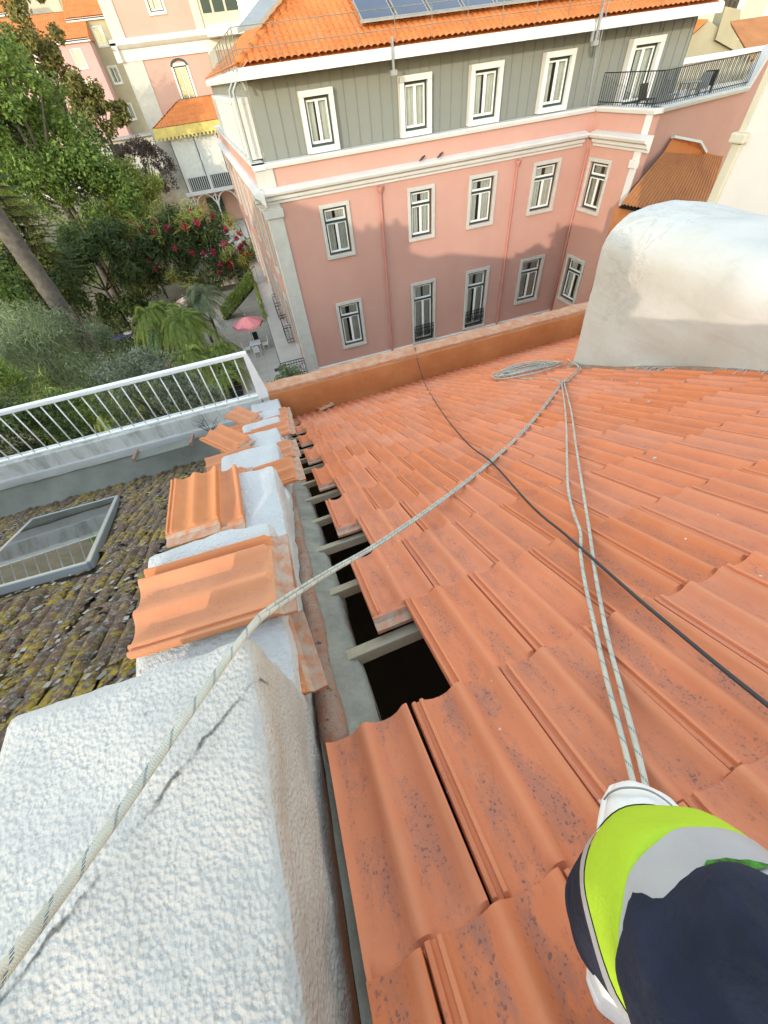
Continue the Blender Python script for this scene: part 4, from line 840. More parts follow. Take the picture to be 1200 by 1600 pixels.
# houses beyond on the right
bh = thing('beige_gabled_house', 'beige gabled house with broad chimney beyond the terrace', 'house', (45, 42, GZ))
g0 = [onY(x, y, 40) for x, y in ((1060, 135), (1062, 72), (1108, 32), (1125, 45), (1180, 78), (1186, 110))]
MB().loft([[V((p.x, 40, p.z)) for p in g0], [V((p.x+8, 50, p.z)) for p in g0]]).build('wall', 'beige', bh)
c0, c1, c2, c3 = [onY(x, y, 39.7) for x, y in ((1118, 62), (1150, 80), (1158, 15), (1134, 10))]
MB().loft([[c0, c1, c2, c3], [p+V((1.2, 2, 0)) for p in (c0, c1, c2, c3)]]).build('chimney', 'beige', bh)
for i in range(3): o_ = c3.lerp(c2, .2+.3*i)+V((.4, .8, 0)); MB().tube([o_, o_+V((0, 0, .5))], .22, 8).build('chimney_pot', 'bark_dark', bh)
rp = [onY(x, y, 39.5) for x, y in ((1066, 30), (1108, 30), (1064, 70))]; MB().loft([[V(p) for p in rp], [V(p)+V((3, 6, 0)) for p in rp]]).build('roof', 'orange_tiles', bh)
gh = thing('pale_green_building', 'tall pale green apartment block at the upper right edge', 'building', (80, 75, GZ))
q0, q1 = onY(1085, 40, 60), onY(1300, 60, 60); MB().box(q0.x, q1.x+60, 60, 90, GZ, 30).build('wall', 'pale_green', gh)
for i in range(2):
    w0 = onY(1140+i*60, 5, 59.95); MB().box(w0.x, w0.x+2.2, 59.85, 60.05, w0.z-1.2, w0.z+2.6).build('window_surround', 'white_trim', gh)
rh = thing('small_roof_house', 'cream house with small tiled roof peeking over the terrace wall end', 'house', (33, 27, -6))
q = onY(1178, 75, 26); MB().box(q.x, q.x+10, 26, 32, -8, q.z-.4).build('wall', 'cream', rh); MB().loft([[(q.x-.5, 25.5, q.z-.4), (q.x+10, 25.5, q.z-.4), (q.x+10, 25.7, q.z-.2), (q.x-.5, 25.7, q.z-.2)], [(q.x+1, 29, q.z+.9), (q.x+10, 29, q.z+.9), (q.x+10, 29.2, q.z+1.1), (q.x+1, 29.2, q.z+1.1)]]).build('roof', 'orange_brown_tiles', rh)
# ================================================================== pale pink tower house with verandah behind the garden
tw = thing('pink_tower_house', 'tall pale pink house with white bands and arched windows beyond the garden', 'house', (0, 62, -10))
FT = Fr((0, 60, 0), (1, 0, 0), (0, -1, 0)); TL = Fr((-5.6, 0, 0), (0, 1, 0), (-1, 0, 0))
def tp(x, y): p = onY(x, y, 60); return p.x, p.z
ax0, az1 = tp(265, 100); ax1 = tp(292, 96)[0]; az0 = tp(292, 163)[1]; bx0, _ = tp(229, 10); bx1, bz0 = tp(262, 22)
hol = [(ax0, ax1, az0, az1), (bx0, bx1, bz0, bz0+2.6)]
holed_wall(FT, -5.6, 6, -12, 9.0, sh(hol, .2)).build('front_wall', 'tower_pink', tw); holed_wall(TL, 60, 76, -12, 9, []).build('flank_wall', 'tower_pink', tw)
for q in hol:
    w = window(FT, *q, tw, sur='white_trim', sw=.2, transom=0)
    if q is hol[0]:
        am, zc_ = (q[0]+q[1])/2, q[3]-.2; ar = MB(); n_ = 12
        for k_ in range(n_):
            t0, t1 = math.pi*k_/n_, math.pi*(k_+1)/n_; r_ = (q[1]-q[0])/2
            ar.hexa([FT.P(am+r_*.78*math.cos(t0), zc_+.36*math.sin(t0), .0), FT.P(am+r_*.78*math.cos(t0), zc_+.36*math.sin(t0), .1), FT.P(am+r_*.78*math.cos(t1), zc_+.36*math.sin(t1), .1), FT.P(am+r_*.78*math.cos(t1), zc_+.36*math.sin(t1), 0), FT.P(am+r_*math.cos(t0), zc_+.5*math.sin(t0), 0), FT.P(am+r_*math.cos(t0), zc_+.5*math.sin(t0), .1), FT.P(am+r_*math.cos(t1), zc_+.5*math.sin(t1), .1), FT.P(am+r_*math.cos(t1), zc_+.5*math.sin(t1), 0)])
        ar.build('arch_moulding', 'frame_green', w)
for fr, a0, a1 in ((FT, -6.1, 6), (TL, 59.5, 76)):
    _, c0 = tp(240, 92); _, c1 = tp(240, 55)
    mb = MB(); prf = [(0, c0), (.12, c0), (.15, c0+.7), (.3, c0+.8), (.5, c0+1.0), (.5, c0+1.15), (.2, c0+1.25), (.2, c1), (0, c1)]; mb.loft([[fr.P(a0, b, c) for c, b in prf], [fr.P(a1, b, c) for c, b in prf]]); mb.build('cornice', 'white_trim', tw, fix=True)
pl = MB(); FT.box(pl, -5.68, -3.9, -12, c0, 0, .08); TL.box(pl, 59.9, 61, -12, c0, 0, .08); pl.build('corner_pilaster', 'stone_trim', tw)
for q in ((2.2, 3.0, c0-4, c0, 0, .08), (-5.7, -4.6, c1, 9, 0, .1), (1.8, 2.55, c1, 9, 0, .1)): FT.box(MB(), *q).build('pilaster', 'stone_trim', tw)
gb = MB(); FT.box(gb, 2.6, 6, c1, 9, .02, .9); gb.build('glazed_bay', 'cream', tw)
gg = MB(); FT.box(gg, 2.75, 3.55, c1+.8, 8.6, .85, .92); FT.box(gg, 3.75, 4.7, c1+.8, 8.6, .85, .92); FT.box(gg, 4.9, 6, c1+.8, 8.6, .85, .92); gg.build('bay_glass', 'frame_green', tw)
cb = MB(); FT.box(cb, 2.6, 7, c1-.6, c1+.1, .1, 1.4); cb.build('bay_balcony', 'white_trim', tw, bevel=.05)
MB().box(-5.3, 6, 59.9, 60.05, -12, tp(320, 300)[1]-1.5).build('base_wall', 'grey_wall', tw)
# verandah on iron brackets
vr = thing('verandah', 'white glazed verandah with yellow scalloped valance and orange tiled roof on iron brackets', 'verandah', (-1, 57, -9))
YV = 57.5
def vp(x, y, Y=YV): return onY(x, y, Y)
e0, e1, rdg = vp(238, 196), vp(345, 190), vp(290, 165, 59.8)
z_e = (e0.z+e1.z)/2-.1; X0, X1 = e0.x, e1.x+2.5
rolls('v', X0-.1, X1, lambda a, s, h: V((a, YV-.5+s, z_e+.05+s*.55+h)), lambda a: min(2.9, max(.05, (a-X0)*.9)), pitch=.3, cl=.5, top=2.9).build('roof_tiles', 'orange_tiles', vr, kind='stuff')
rolls('v', YV-.5, 60, lambda a, s, h: V((X0-.1+s, a, z_e+.05+s*.50+h)), lambda a: min(3.2, max(.05, (a-YV+.5)*1.1)), pitch=.3, cl=.5, top=3).build('roof_tiles', 'orange_tiles', vr, kind='stuff')
va = MB()
for i in range(48):
    a = X0-.15+(X1-X0+.2)*i/48; b = a+(X1-X0+.2)/48; d_ = .62 if i % 2 else .82; va.hexa([(a, YV-.6, z_e-d_), (b, YV-.6, z_e-d_), (b, YV-.55, z_e-d_), (a, YV-.55, z_e-d_), (a, YV-.6, z_e+.08), (b, YV-.6, z_e+.08), (b, YV-.55, z_e+.08), (a, YV-.55, z_e+.08)])
va.build('valance', 'yellow_valance', vr)
zf = vp(300, 300).z; x0, x1 = vp(272, 232).x, X1
for i in range(4):
    a = x0+2.35*i
    MB().box(a+.2, a+2.2, YV, YV+.04, zf+1.15, z_e-.1).build('blind', 'curtain', vr); MB().box(a+.2, a+2.2, YV-.02, YV+.02, zf+.1, zf+1.12).build('lower_pane', 'frame_green', vr)
    MB().box(a-.1, a+.2, YV-.08, YV+.1, zf, z_e).build('post', 'white_trim', vr); MB().box(a-.18, a-.13, YV-.1, YV+.1, zf, z_e).build('dark_edge', 'frame_green', vr)
    bl_ = MB()
    for k_ in range(9): bl_.box(a+.28+k_*.22, a+.34+k_*.22, YV-.14, YV-.1, zf+.1, zf+1.1)
    bl_.box(a+.2, a+2.2, YV-.15, YV-.08, zf+1.1, zf+1.18); bl_.build('railing', 'white_trim', vr)
MB().box(x0-.5, x1, YV-.4, 60, zf-.3, zf).build('floor', 'white_trim', vr)
for i in range(4):
    a = x0+2.35*i; bk = MB()
    bk.tube([(a+.1+1.1*(1-math.cos(t)), YV-.2, zf-.35-1.5*(1-math.sin(t))) for t in np.linspace(0, math.pi/2, 9)], .06, 6); bk.tube([(a+.1-1.1*(1-math.cos(t)), YV-.2, zf-.35-1.5*(1-math.sin(t))) for t in np.linspace(0, math.pi/2, 9)], .06, 6)
    bk.tube([(a+.1+.35*math.cos(t), YV-.2, zf-.8+.3*math.sin(t)) for t in np.linspace(0, 6.28, 11)], .04, 5, False); bk.beam((a+.1, YV-.2, -10.6), (a+.1, YV-.2, zf-.3), .12); bk.build('iron_bracket', 'white_trim', vr)
MB().box(x0-.4, x1, 59.7, 59.95, -10.6, zf-.3).build('lower_wall', 'tower_pink', vr); MB().box(x0+1.2, x0+3.0, 59.55, 59.72, -10.6, -8.2).build('dark_doorway', 'frame_green', vr)
# upper terrace, its ledge along the pink building
struct(MB().box(-4.5, 1.28, 47, 60, GZ, -10.75).build('upper_terrace', 'terrace_tiles'))
lg = MB().box(-.12, 1.27, 20.05, 47, GZ, -10.75).build('terrace_ledge', 'terrace_tiles', bevel=.03); struct(lg)
ir = thing('iron_ledge_railing', 'black scrolled iron railing closing the near end of the pale ledge', 'railing', (.6, 20.1, -10.7))
g_ = MB()
for zz in (-10.7, -10.55, -9.95, -9.8): g_.beam((-.1, 20.12, zz), (1.2, 20.12, zz), .03)
g_.build('rail', 'iron_black', ir)
for i in range(10): MB().beam((-.1+i*.144, 20.12, -10.75), (-.1+i*.144, 20.12, -9.8), .022).build('bar', 'iron_black', ir)
for i in range(4): MB().tube([(.08+i*.33+.13*math.cos(t), 20.12, -10.25+.2*math.sin(t)) for t in np.linspace(0, 6.283, 13)], .016, 5, False).build('scroll', 'iron_black', ir)
# ================================================================== far houses and street
def house(name, lab, Y, xa, xb, ztop, zbot, mat, depth=10, roofz=0, roofm='orange_tiles', wins=(), eave='white_trim', side=True):
    t = thing(name, lab, 'house', ((xa+xb)/2, Y, zbot)); f = Fr((0, Y, 0), (1, 0, 0), (0, -1, 0))
    holed_wall(f, xa, xb, zbot, ztop, [(a+.12, b-.12, c+.12, d-.12) for a, b, c, d in wins]).build('front_wall', mat, t)
    MB().box(xa+.01, xb-.01, Y+.7, Y+depth, zbot, ztop-.01).build('rear_volume', mat, t)
    MB().box(xa+.005, xa+.3, Y+.01, Y+.7, zbot, ztop-.02).build('side_wall', mat, t)
    for q in wins: window(f, *q, t, sur='white_trim', sw=.12, transom=0, dark='sash_white')
    if roofz:
        MB().box(xa-.2, xb+.2, Y-.3, Y+.3, ztop-.25, ztop+.05).build('eaves', eave, t)
        mb = rolls('h', xa-.2, xb+.2, lambda a, s, h: V((a, Y-.3+s, ztop+.08+s*roofz+h)), lambda a: 8, pitch=.35, cl=.5, top=7); mb.build('roof_tiles', roofm, t, kind='stuff')
        MB().hexa([(xa-.2, Y-.3, ztop-.1), (xb+.2, Y-.3, ztop-.1), (xb+.2, Y+7, ztop-.1), (xa-.2, Y+7, ztop-.1), (xa-.2, Y-.3, ztop), (xb+.2, Y-.3, ztop), (xb+.2, Y+6.8, ztop+7*roofz), (xa-.2, Y+6.8, ztop+7*roofz)]).build('roof_core', roofm, t)
    return t
def fx(x, y, Y): p = onY(x, y, Y); return p.x, p.z
def wn_(pts, Y): (a, b), (c, d) = pts; x0_, z1_ = fx(a, b, Y); x1_, z0_ = fx(c, d, Y); xm, hw_, hh_ = (x0_+x1_)/2, .75, 1.0; zm = (z0_+z1_)/2; return (xm-hw_, xm+hw_, zm-hh_, zm+hh_)
Y = 96; xa, zt_ = fx(35, 72, Y); xb, _ = fx(133, 58, Y); 
house('pink_far_house', 'pink house with orange roof behind the magnolia', Y, xa-6, xb+.3, fx(90, 66, Y)[1], -7, 'pale_pink', roofz=.42, wins=[wn_(q, Y) for q in (((112, 82), (136, 103)), ((132, 130), (155, 150)), ((45, 92), (60, 106)), ((105, 195), (118, 210)))])
Y = 100; house('beige_far_house', 'narrow beige house with orange roof between pink house and tower', Y, fx(118, 60, Y)[0], fx(118, 60, Y)[0]+13, fx(135, 28, Y)[1], -7, 'beige', roofz=.5, wins=[wn_(q, Y) for q in (((146, 45), (166, 70)), ((170, 105), (190, 130)), ((193, 163), (212, 187)))])
Y = 120; house('cream_far_house', 'cream house with grey gable far behind the orange roofs', Y, fx(30, 30, Y)[0], fx(100, 20, Y)[0], fx(80, -12, Y)[1], -7, 'cream', roofz=.35, roofm='grey_wall')
Y = 108; house('olive_far_house', 'olive-yellow house at the upper left corner', Y, fx(-60, 40, Y)[0], fx(14, 30, Y)[0], fx(0, 22, Y)[1], -7, 'beige', roofz=.4, wins=[wn_(((-2, 50), (8, 62)), Y)])
Y = 150; house('white_far_house', 'white block on the skyline beyond the cream house', Y, fx(-80, 10, Y)[0], fx(300, 10, Y)[0], fx(60, -40, Y)[1], -7, 'white_trim', roofz=.3)
sh_ = thing('garden_shed', 'low grey corrugated shed with dark openings by the parked cars', 'shed', (-14, 86, -7.5)); Y = 85
q0, q1 = fx(140, 222, Y), fx(240, 212, Y)
MB().box(q0[0], q1[0], Y, Y+4, -9, fx(190, 218, Y)[1]).build('wall', 'grey_wall', sh_); 
for a, b in ((142, 157), (176, 192), (218, 228)): x0_ = fx(a, 240, Y)[0]; x1_ = fx(b, 240, Y)[0]; MB().box(x0_, x1_, Y-.05, Y+.02, fx(a, 246, Y)[1], fx(a, 226, Y)[1]).build('opening', 'interior', sh_)
MB().box(q0[0]-.3, q1[0]+.3, Y-.6, Y+4.2, fx(190, 218, Y)[1], fx(190, 218, Y)[1]+.15).build('roof', 'metal_grey', sh_)
gw = MB().box(-34, -8.5, 80, 80.3, -9, -7.0).build('boundary_wall', 'grey_wall'); tag(gw, 'long low grey boundary wall behind the garden trees', 'wall')
struct(MB().box(-34, -6, 80.3, 85, -9, -8.2).build('forecourt', 'grey_wall'))
def car(x, y, z, ang, mat, lab):
    t = thing('parked_car', lab, 'car', (x, y, z), 'cars parked behind the garden'); Rm = Matrix.Rotation(ang, 3, 'Z'); Q = lambda a, b, c: V((x, y, z))+Rm @ V((a, b, c))
    sec_ = [(-2.0, .35, .75), (-1.95, .35, .85), (-1.2, .3, .95), (1.0, .3, .95), (1.9, .35, .8), (2.0, .4, .7)]
    MB().loft([[Q(a, -.82, zb), Q(a, .82, zb), Q(a, .80, zt2), Q(a, -.80, zt2)] for a, zb, zt2 in sec_]).build('body', mat, t, bevel=.05)
    MB().hexa([Q(-1.5, -.72, .93), Q(.95, -.72, .93), Q(.95, .72, .93), Q(-1.5, .72, .93), Q(-1.05, -.6, 1.42), Q(.35, -.6, 1.42), Q(.35, .6, 1.42), Q(-1.05, .6, 1.42)]).build('cabin_glass', 'car_dark', t, bevel=.05)
    MB().hexa([Q(-1.05, -.6, 1.42), Q(.35, -.6, 1.42), Q(.35, .6, 1.42), Q(-1.05, .6, 1.42), Q(-1.0, -.56, 1.46), Q(.3, -.56, 1.46), Q(.3, .56, 1.46), Q(-1.0, .56, 1.46)]).build('roof_panel', mat, t)
    for a in (-1.3, 1.3):
        for b in (-.8, .8): MB().tube([Q(a, b-.1, .32), Q(a, b+.1, .32)], .32, 12).build('wheel', 'tyre', t)
for k_, (px_, py_, mt, lb) in enumerate(((200, 262, 'car_dark', 'dark car parked at the grey forecourt, nearest the shed'), (217, 252, 'car_white', 'white car parked behind the round topiary'))):
    p = onZ(px_, py_, -8.0); p = onY(px_, py_, 82.5); car(p.x, 82.6, -8.2, .15, mt, lb)
# ================================================================== vegetation
def leaf_mesh(C, R, n, lw, clumps, jit=.30, droop=0., shell=.5, seed=1, squash=1.):
    rg_ = np.random.default_rng(seed); C = np.array(C); R = np.array(R)
    d = rg_.normal(size=(clumps, 3)); d /= np.linalg.norm(d, axis=1)[:, None]; d[:, 2] = np.where(d[:, 2] < -.6, -d[:, 2], d[:, 2])
    cc = d*R*(shell+(1-shell)*rg_.random((clumps, 1)))
    k = rg_.integers(0, clumps, n); g = rg_.normal(size=(n, 3)); g /= np.linalg.norm(g, axis=1)[:, None]
    cr = jit*(.6+.8*rg_.random(clumps))[k][:, None]*R.mean()*np.array([1, 1, squash]); pos = cc[k]+g*cr*(rg_.random((n, 1))**.4)
    nrm_ = g*.7+rg_.normal(size=(n, 3))*.55+np.array([0, 0, .35]); nrm_ /= np.linalg.norm(nrm_, axis=1)[:, None]
    a = rg_.normal(size=(n, 3)); a[:, 2] -= droop*2.5; a -= nrm_*(a*nrm_).sum(1)[:, None]; a /= np.linalg.norm(a, axis=1)[:, None]; b = np.cross(nrm_, a)
    s = (.65+.7*rg_.random((n, 1))); L, W = lw; a = a*L*s; b = b*W*s
    p0, p1, p2, p3 = pos-a*.5, pos+b*.5, pos+a*.5+nrm_*0-np.array([0, 0, droop*.15*L]), pos-b*.5
    v = np.stack([p0, p1, p2, p3], 1).reshape(-1, 3)+C
    return v, cc+C
def mesh_np(name, v, mat, parent, o):
    n = len(v)//4; me = bpy.data.meshes.new(name); me.vertices.add(len(v)); me.vertices.foreach_set('co', (v-np.array(o)).astype(np.float32).ravel())
    me.loops.add(len(v)); me.loops.foreach_set('vertex_index', np.arange(len(v), dtype=np.int32)); me.polygons.add(n); me.polygons.foreach_set('loop_start', np.arange(0, len(v), 4, dtype=np.int32)); me.update(); me.validate()
    return link(name, me, mat, V(o), parent)
VS = [100]
def tree(name, lab, cat, C, R, n, lw, mat, clumps=40, tr=.15, jit=.3, droop=0, shell=.5, grp='garden trees and shrubs', bark='bark', base=None, squash=1., limbs=7):
    VS[0] += 1; C = V(C); zb = terrain(C.x, C.y) if base is None else base; t = thing(name, lab, cat, (C.x, C.y, zb), grp)
    v, cc = leaf_mesh(C, R, n, lw, clumps, jit, droop, shell, VS[0], squash); mesh_np('crown', v, mat, t, C)
    rr_ = random.Random(VS[0]); tm = MB(); top_ = C+V((0, 0, R[2]*.1)); mid = V((C.x+rr_.uniform(-.2, .2), C.y, max(zb+.3, C.z-R[2]*.6)))
    tm.tube([(C.x, C.y, zb-.1), mid, top_], [tr, tr*.8, tr*.4], 7)
    for i in range(min(limbs, clumps)): e = V(cc[i]); tm.tube([mid, mid.lerp(e, .5)+V((0, 0, .1*R[2])), e], [tr*.5, tr*.35, tr*.12], 5)
    tm.build('trunk', bark, t, smooth=True); return t
def palm(name, lab, o, h, L, n, mat='leaf_palm', grp='garden palms', seed=1, rise=.9, tr=.09, ll=.42, up=.5, stems=1):
    t = thing(name, lab, 'palm', o, grp); rg_ = random.Random(seed); lv = []; st_ = MB(); o = V(o)
    for s_ in range(stems):
        b = o+V((rg_.uniform(-.4, .4), rg_.uniform(-.4, .4), 0))*(1 if stems > 1 else 0); hh = h*rg_.uniform(.75, 1.05) if stems > 1 else h; hd = b+V((rg_.uniform(-.3, .3), rg_.uniform(-.3, .3), hh)); st_.tube([b, b.lerp(hd, .5), hd], [tr*1.2, tr, tr*.8], 7)
        for i in range(n):
            az = 6.283*i/n+rg_.uniform(-.2, .2); el = rg_.uniform(up-.3, up+.75); Lf = L*rg_.uniform(.75, 1.1); d = V((math.cos(az), math.sin(az), 0)); pts = []
            for k_ in range(15): s = k_/14; pts.append(hd+d*(Lf*s*math.cos(el)*(1-.15*s))+V((0, 0, Lf*(s*math.sin(el)-rise*s*s))))
            st_.tube(pts, [.018*(1-.8*q/14) for q in range(15)], 4, False)
            sd_ = d.cross(V((0, 0, 1)))
            for k_ in range(1, 15):
                for q in range(5):
                    f_ = (k_-q/5)/14; i0 = min(13, int(f_*14)); p = pts[i0].lerp(pts[i0+1], f_*14-i0); tg = (pts[i0+1]-pts[i0]).normalized(); l_ = ll*Lf/2*(1-.55*abs(f_-.45)*1.6)*rg_.uniform(.8, 1.15)
                    for sg in (-1, 1):
                        e = p+(sd_*sg*.75+tg*.55+V((0, 0, .1))).normalized()*l_-V((0, 0, l_*.45*rg_.uniform(.6, 1.4))); m_ = p.lerp(e, .5)+V((0, 0, l_*.1)); w_ = tg*.016*Lf
                        lv += [p, m_-w_*.5, e, m_+w_*.5]
    st_.build('stems', 'bark', t, smooth=True); mesh_np('fronds', np.array([tuple(q) for q in lv]), mat, t, o+V((0, 0, h))); return t
A_ = lambda x, y, Y: onY(x, y, Y)
tree('tall_green_tree', 'tall bright green leafy tree at the left edge of the garden', 'tree', A_(38, 215, 46), (4.2, 3.6, 6.6), 16000, (.30, .15), 'leaf_green', 90, .3, .24)
tree('magnolia_tree', 'loose olive-leaved magnolia in front of the pink house', 'tree', A_(78, 125, 66), (4.6, 3.5, 6.0), 9000, (.38, .18), 'leaf_magnolia', 46, .22, .17, shell=.35, bark='bark_dark')
tree('magnolia_branch_tree', 'yellow-green magnolia reaching towards the tower house', 'tree', A_(152, 182, 62), (3.4, 2.4, 2.7), 6000, (.38, .18), 'leaf_magnolia', 30, .16, .22, shell=.3, bark='bark_dark')
tree('broad_green_tree', 'broad mid-green tree in the middle of the garden', 'tree', A_(138, 320, 46), (3.6, 3, 4.6), 12000, (.26, .15), 'leaf_green', 70, .2, .26)
tree('dark_green_tree', 'dark green tree below the tall bright one', 'tree', A_(75, 265, 50), (5.5, 3, 4.5), 9000, (.3, .17), 'leaf_dark', 60, .25, .26)
tree('left_edge_shrub', 'green shrub at the left edge beside the tall bare trunk', 'shrub', A_(10, 395, 34), (3.0, 3, 3.6), 8000, (.22, .12), 'leaf_yellow', 50, .12, .28)
tree('left_dark_bush', 'dark bush at the left edge below the trunk', 'shrub', A_(35, 455, 33), (4.0, 3, 2.6), 8000, (.22, .12), 'leaf_dark', 50, .12, .28)
tree('left_leafy_bush', 'lime green bush at the lower left of the garden', 'shrub', A_(0, 500, 27), (2.2, 2, 3.4), 6000, (.24, .12), 'leaf_green', 40, .1, .28)
tree('round_topiary', 'rounded brown-purple topiary bush near the tower house', 'shrub', A_(232, 275, 56), (2.7, 2.4, 2.6), 9000, (.16, .1), 'leaf_purple', 120, .15, .16, shell=.85)
tree('yellow_shrub', 'yellow-green feathery shrub in front of the round topiary', 'shrub', A_(215, 320, 50), (3.1, 2, 2.9), 8000, (.36, .10), 'leaf_yellow', 60, .1, .28)
tree('spiky_yellow_shrub', 'spiky yellowish grass-like shrub beside the bougainvillea', 'shrub', A_(205, 350, 47), (2.0, 1.5, 2.0), 4000, (.6, .06), 'leaf_yellow', 30, .1, .3)
bgv = tree('bougainvillea_hedge', 'long dark bougainvillea hedge covered in red flowers', 'hedge', A_(285, 405, 43), (6.4, 2.4, 3.2), 15000, (.42, .10), 'leaf_dark', 90, .15, .24, bark='bark_dark')
v, _c = leaf_mesh(A_(288, 395, 42.3), (6.0, 2.3, 2.9), 2600, (.15, .14), 58, .065, 0, .85, 501); mesh_np('flowers', v, 'flower_red', bgv, A_(288, 395, 42.3))
v, _c = leaf_mesh(A_(288, 398, 42.2), (6.3, 2.4, 3.2), 2600, (.75, .06), 60, .2, .1, .9, 502); mesh_np('long_stems', v, 'leaf_yellow', bgv, A_(288, 398, 42.2))
tree('dark_vine_mass', 'dark tangle of vines left of the bougainvillea', 'shrub', A_(150, 420, 40), (5.2, 2.4, 2.6), 11000, (.5, .09), 'leaf_dark', 70, .12, .26, bark='bark_dark', droop=.3)
tree('dark_round_shrub', 'dark low shrub beside the sandy path', 'shrub', A_(205, 492, 39.5), (2.3, 1.6, 1.6), 4500, (.22, .12), 'leaf_dark', 30, .08, .3)
tree('path_shrub', 'dark leafy shrub under the bare trunk', 'shrub', A_(140, 490, 40), (2.6, 1.6, 1.6), 4500, (.24, .12), 'leaf_dark', 30, .08, .3)
tree('feathery_tree', 'feathery grey-green willow-like tree below the trunk', 'tree', A_(75, 570, 23), (2.5, 2.3, 3.0), 17000, (.30, .028), 'leaf_grey', 90, .12, .28, droop=.5)
tree('feathery_tree', 'smaller feathery grey-green tree above the railing end of the palms', 'tree', A_(160, 560, 27), (1.7, 1.6, 2.2), 8000, (.30, .03), 'leaf_grey', 50, .1, .28, droop=.5)
tree('olive_bush', 'dense grey-green olive bush just beyond the white railing', 'shrub', A_(240, 625, 16), (2.0, 1.4, 2.0), 11000, (.12, .05), 'leaf_olive', 90, .1, .2)
tree('olive_bush', 'grey-green bush low behind the right end of the white railing', 'shrub', A_(330, 640, 15), (1.0, .9, .9), 4000, (.10, .045), 'leaf_olive', 40, .06, .25)
tree('railing_shrub', 'dark green shrub seen through the left balusters', 'shrub', A_(60, 690, 15), (2.6, 1.3, 1.9), 8000, (.16, .07), 'leaf_dark', 60, .08, .25)
tree('railing_shrub', 'yellow-green shrub seen through the middle balusters', 'shrub', A_(135, 665, 17), (1.8, 1.3, 1.6), 6000, (.2, .06), 'leaf_palm', 50, .08, .25)
tree('left_palm_shrub', 'light green weeping shrub at the left end of the railing', 'shrub', A_(8, 620, 20), (1.6, 1.5, 2.0), 6000, (.3, .04), 'leaf_palm', 40, .08, .28, droop=.4)
tree('wall_climber', 'pale green climber below the end of the orange parapet', 'shrub', A_(455, 598, 18.5), (1.1, .7, .8), 2200, (.16, .07), 'leaf_grey', 24, .05, .3, base=-12.5)
def pbase(x, y, Y): p = A_(x, y, Y); return V((p.x, p.y, GZ)), p.z-GZ
for k_, (x, y, Y, L, n_, st_, mt, lb) in enumerate(((285, 500, 31, 2.6, 14, 3, 'leaf_palm', 'large clump of arching palms left of the pink umbrella'), (245, 480, 32.5, 2.4, 13, 2, 'leaf_palm', 'pale arching palm at the left of the palm clump'), (312, 470, 33, 2.3, 13, 2, 'leaf_grey', 'upright palm behind the striped umbrella'),
    (340, 550, 27, 1.9, 13, 2, 'leaf_palm', 'low palm beside the dark garden steps'), (300, 560, 26, 2.0, 13, 2, 'leaf_palm', 'palm above the white railing, right of the teal frame'), (315, 620, 19, 1.3, 13, 2, 'leaf_yellow', 'yellowish palm behind the right balusters'), (150, 600, 24, 2.3, 15, 3, 'leaf_palm', 'bright palm between the feathery trees'), (195, 605, 22, 1.9, 13, 2, 'leaf_palm', 'palm right of the small feathery tree'), (345, 600, 21, 1.2, 12, 1, 'leaf_palm', 'small palm by the end post of the railing'))):
    o_, h_ = pbase(x, y, Y); palm('garden_palm', lb, o_, h_+.2, L*1.3, n_+3, mt, seed=k_+3, stems=st_)
# tall bare palm trunk
bt_ = thing('tall_bare_trunk', 'tall bare grey palm trunk leaning across the view at left', 'tree', (-9.7, 24.6, GZ))
rg2 = [(r_*(1+.05*math.sin(i*2.1)), z) for i, (r_, z) in enumerate([(.46-.12*i/40, GZ+14.5*i/40) for i in range(41)])]
MB().lathe((-9.7, 24.6, 0), rg2, 14).build('trunk', 'bark', bt_, smooth=True)
v, _c = leaf_mesh((-9.7, 24.6, 2.0), (2.6, 2.6, 1.6), 3000, (1.1, .09), 26, .3, .4, .5, 777); mesh_np('crown', v, 'leaf_palm', bt_, (-9.7, 24.6, 2.0))
# layered araucaria
ac = thing('layered_conifer', 'dark layered conifer with drooping whorled branches beside the trunk', 'tree', (A_(60, 345, 33).x, 33, GZ), 'garden trees and shrubs'); a0 = A_(62, 400, 33); lv = []; brm = MB(); brm.tube([(a0.x, 33, GZ), (a0.x, 33, a0.z+6.4)], [.16, .03], 7)
for w_ in range(16):
    z = a0.z-.8+w_*.46; Lb = 2.5*(1-w_/18)
    for i in range(9):
        az = 6.283*i/9+w_*.35; d = V((math.cos(az), math.sin(az), 0)); pts = [V((a0.x, 33, z))+d*(Lb*s)+V((0, 0, -.5*Lb*s*s+.35*Lb*s**3)) for s in np.linspace(0, 1, 9)]; brm.tube(pts, [.03*(1-.8*q/8) for q in range(9)], 4, False)
        sd_ = d.cross(V((0, 0, 1)))
        for q in range(1, 9):
            for sg in (-1, 1):
                for e_ in range(2): p = pts[q].lerp(pts[q-1], e_*.5); e = p+(sd_*sg*.8+d*.5+V((0, 0, -.15)))*.42*(1-.5*q/9); m_ = p.lerp(e, .5); lv += [p, m_+d*.07, e, m_-d*.07]
brm.build('trunk', 'bark_dark', ac); mesh_np('crown', np.array([tuple(q) for q in lv]), 'leaf_dark', ac, a0)
# ground cover under the shrubs
v, _c = leaf_mesh((-14, 34, GZ+.1), (11, 13, .25), 14000, (.25, .14), 260, .12, 0, .1, 900); gc = mesh_np('ground_cover', v, 'leaf_dark', None, (-14, 34, GZ)); gc['kind'] = 'stuff'; tag(gc, 'low dark ground cover plants between the shrubs', 'plants')
v, _c = leaf_mesh((-16, 62, -11.2), (14, 13, .9), 14000, (.34, .2), 200, .14, 0, .1, 901); gc = mesh_np('ground_cover', v, 'leaf_green', None, (-16, 62, -11)); gc['kind'] = 'stuff'; tag(gc, 'mixed green undergrowth below the far garden trees', 'plants')
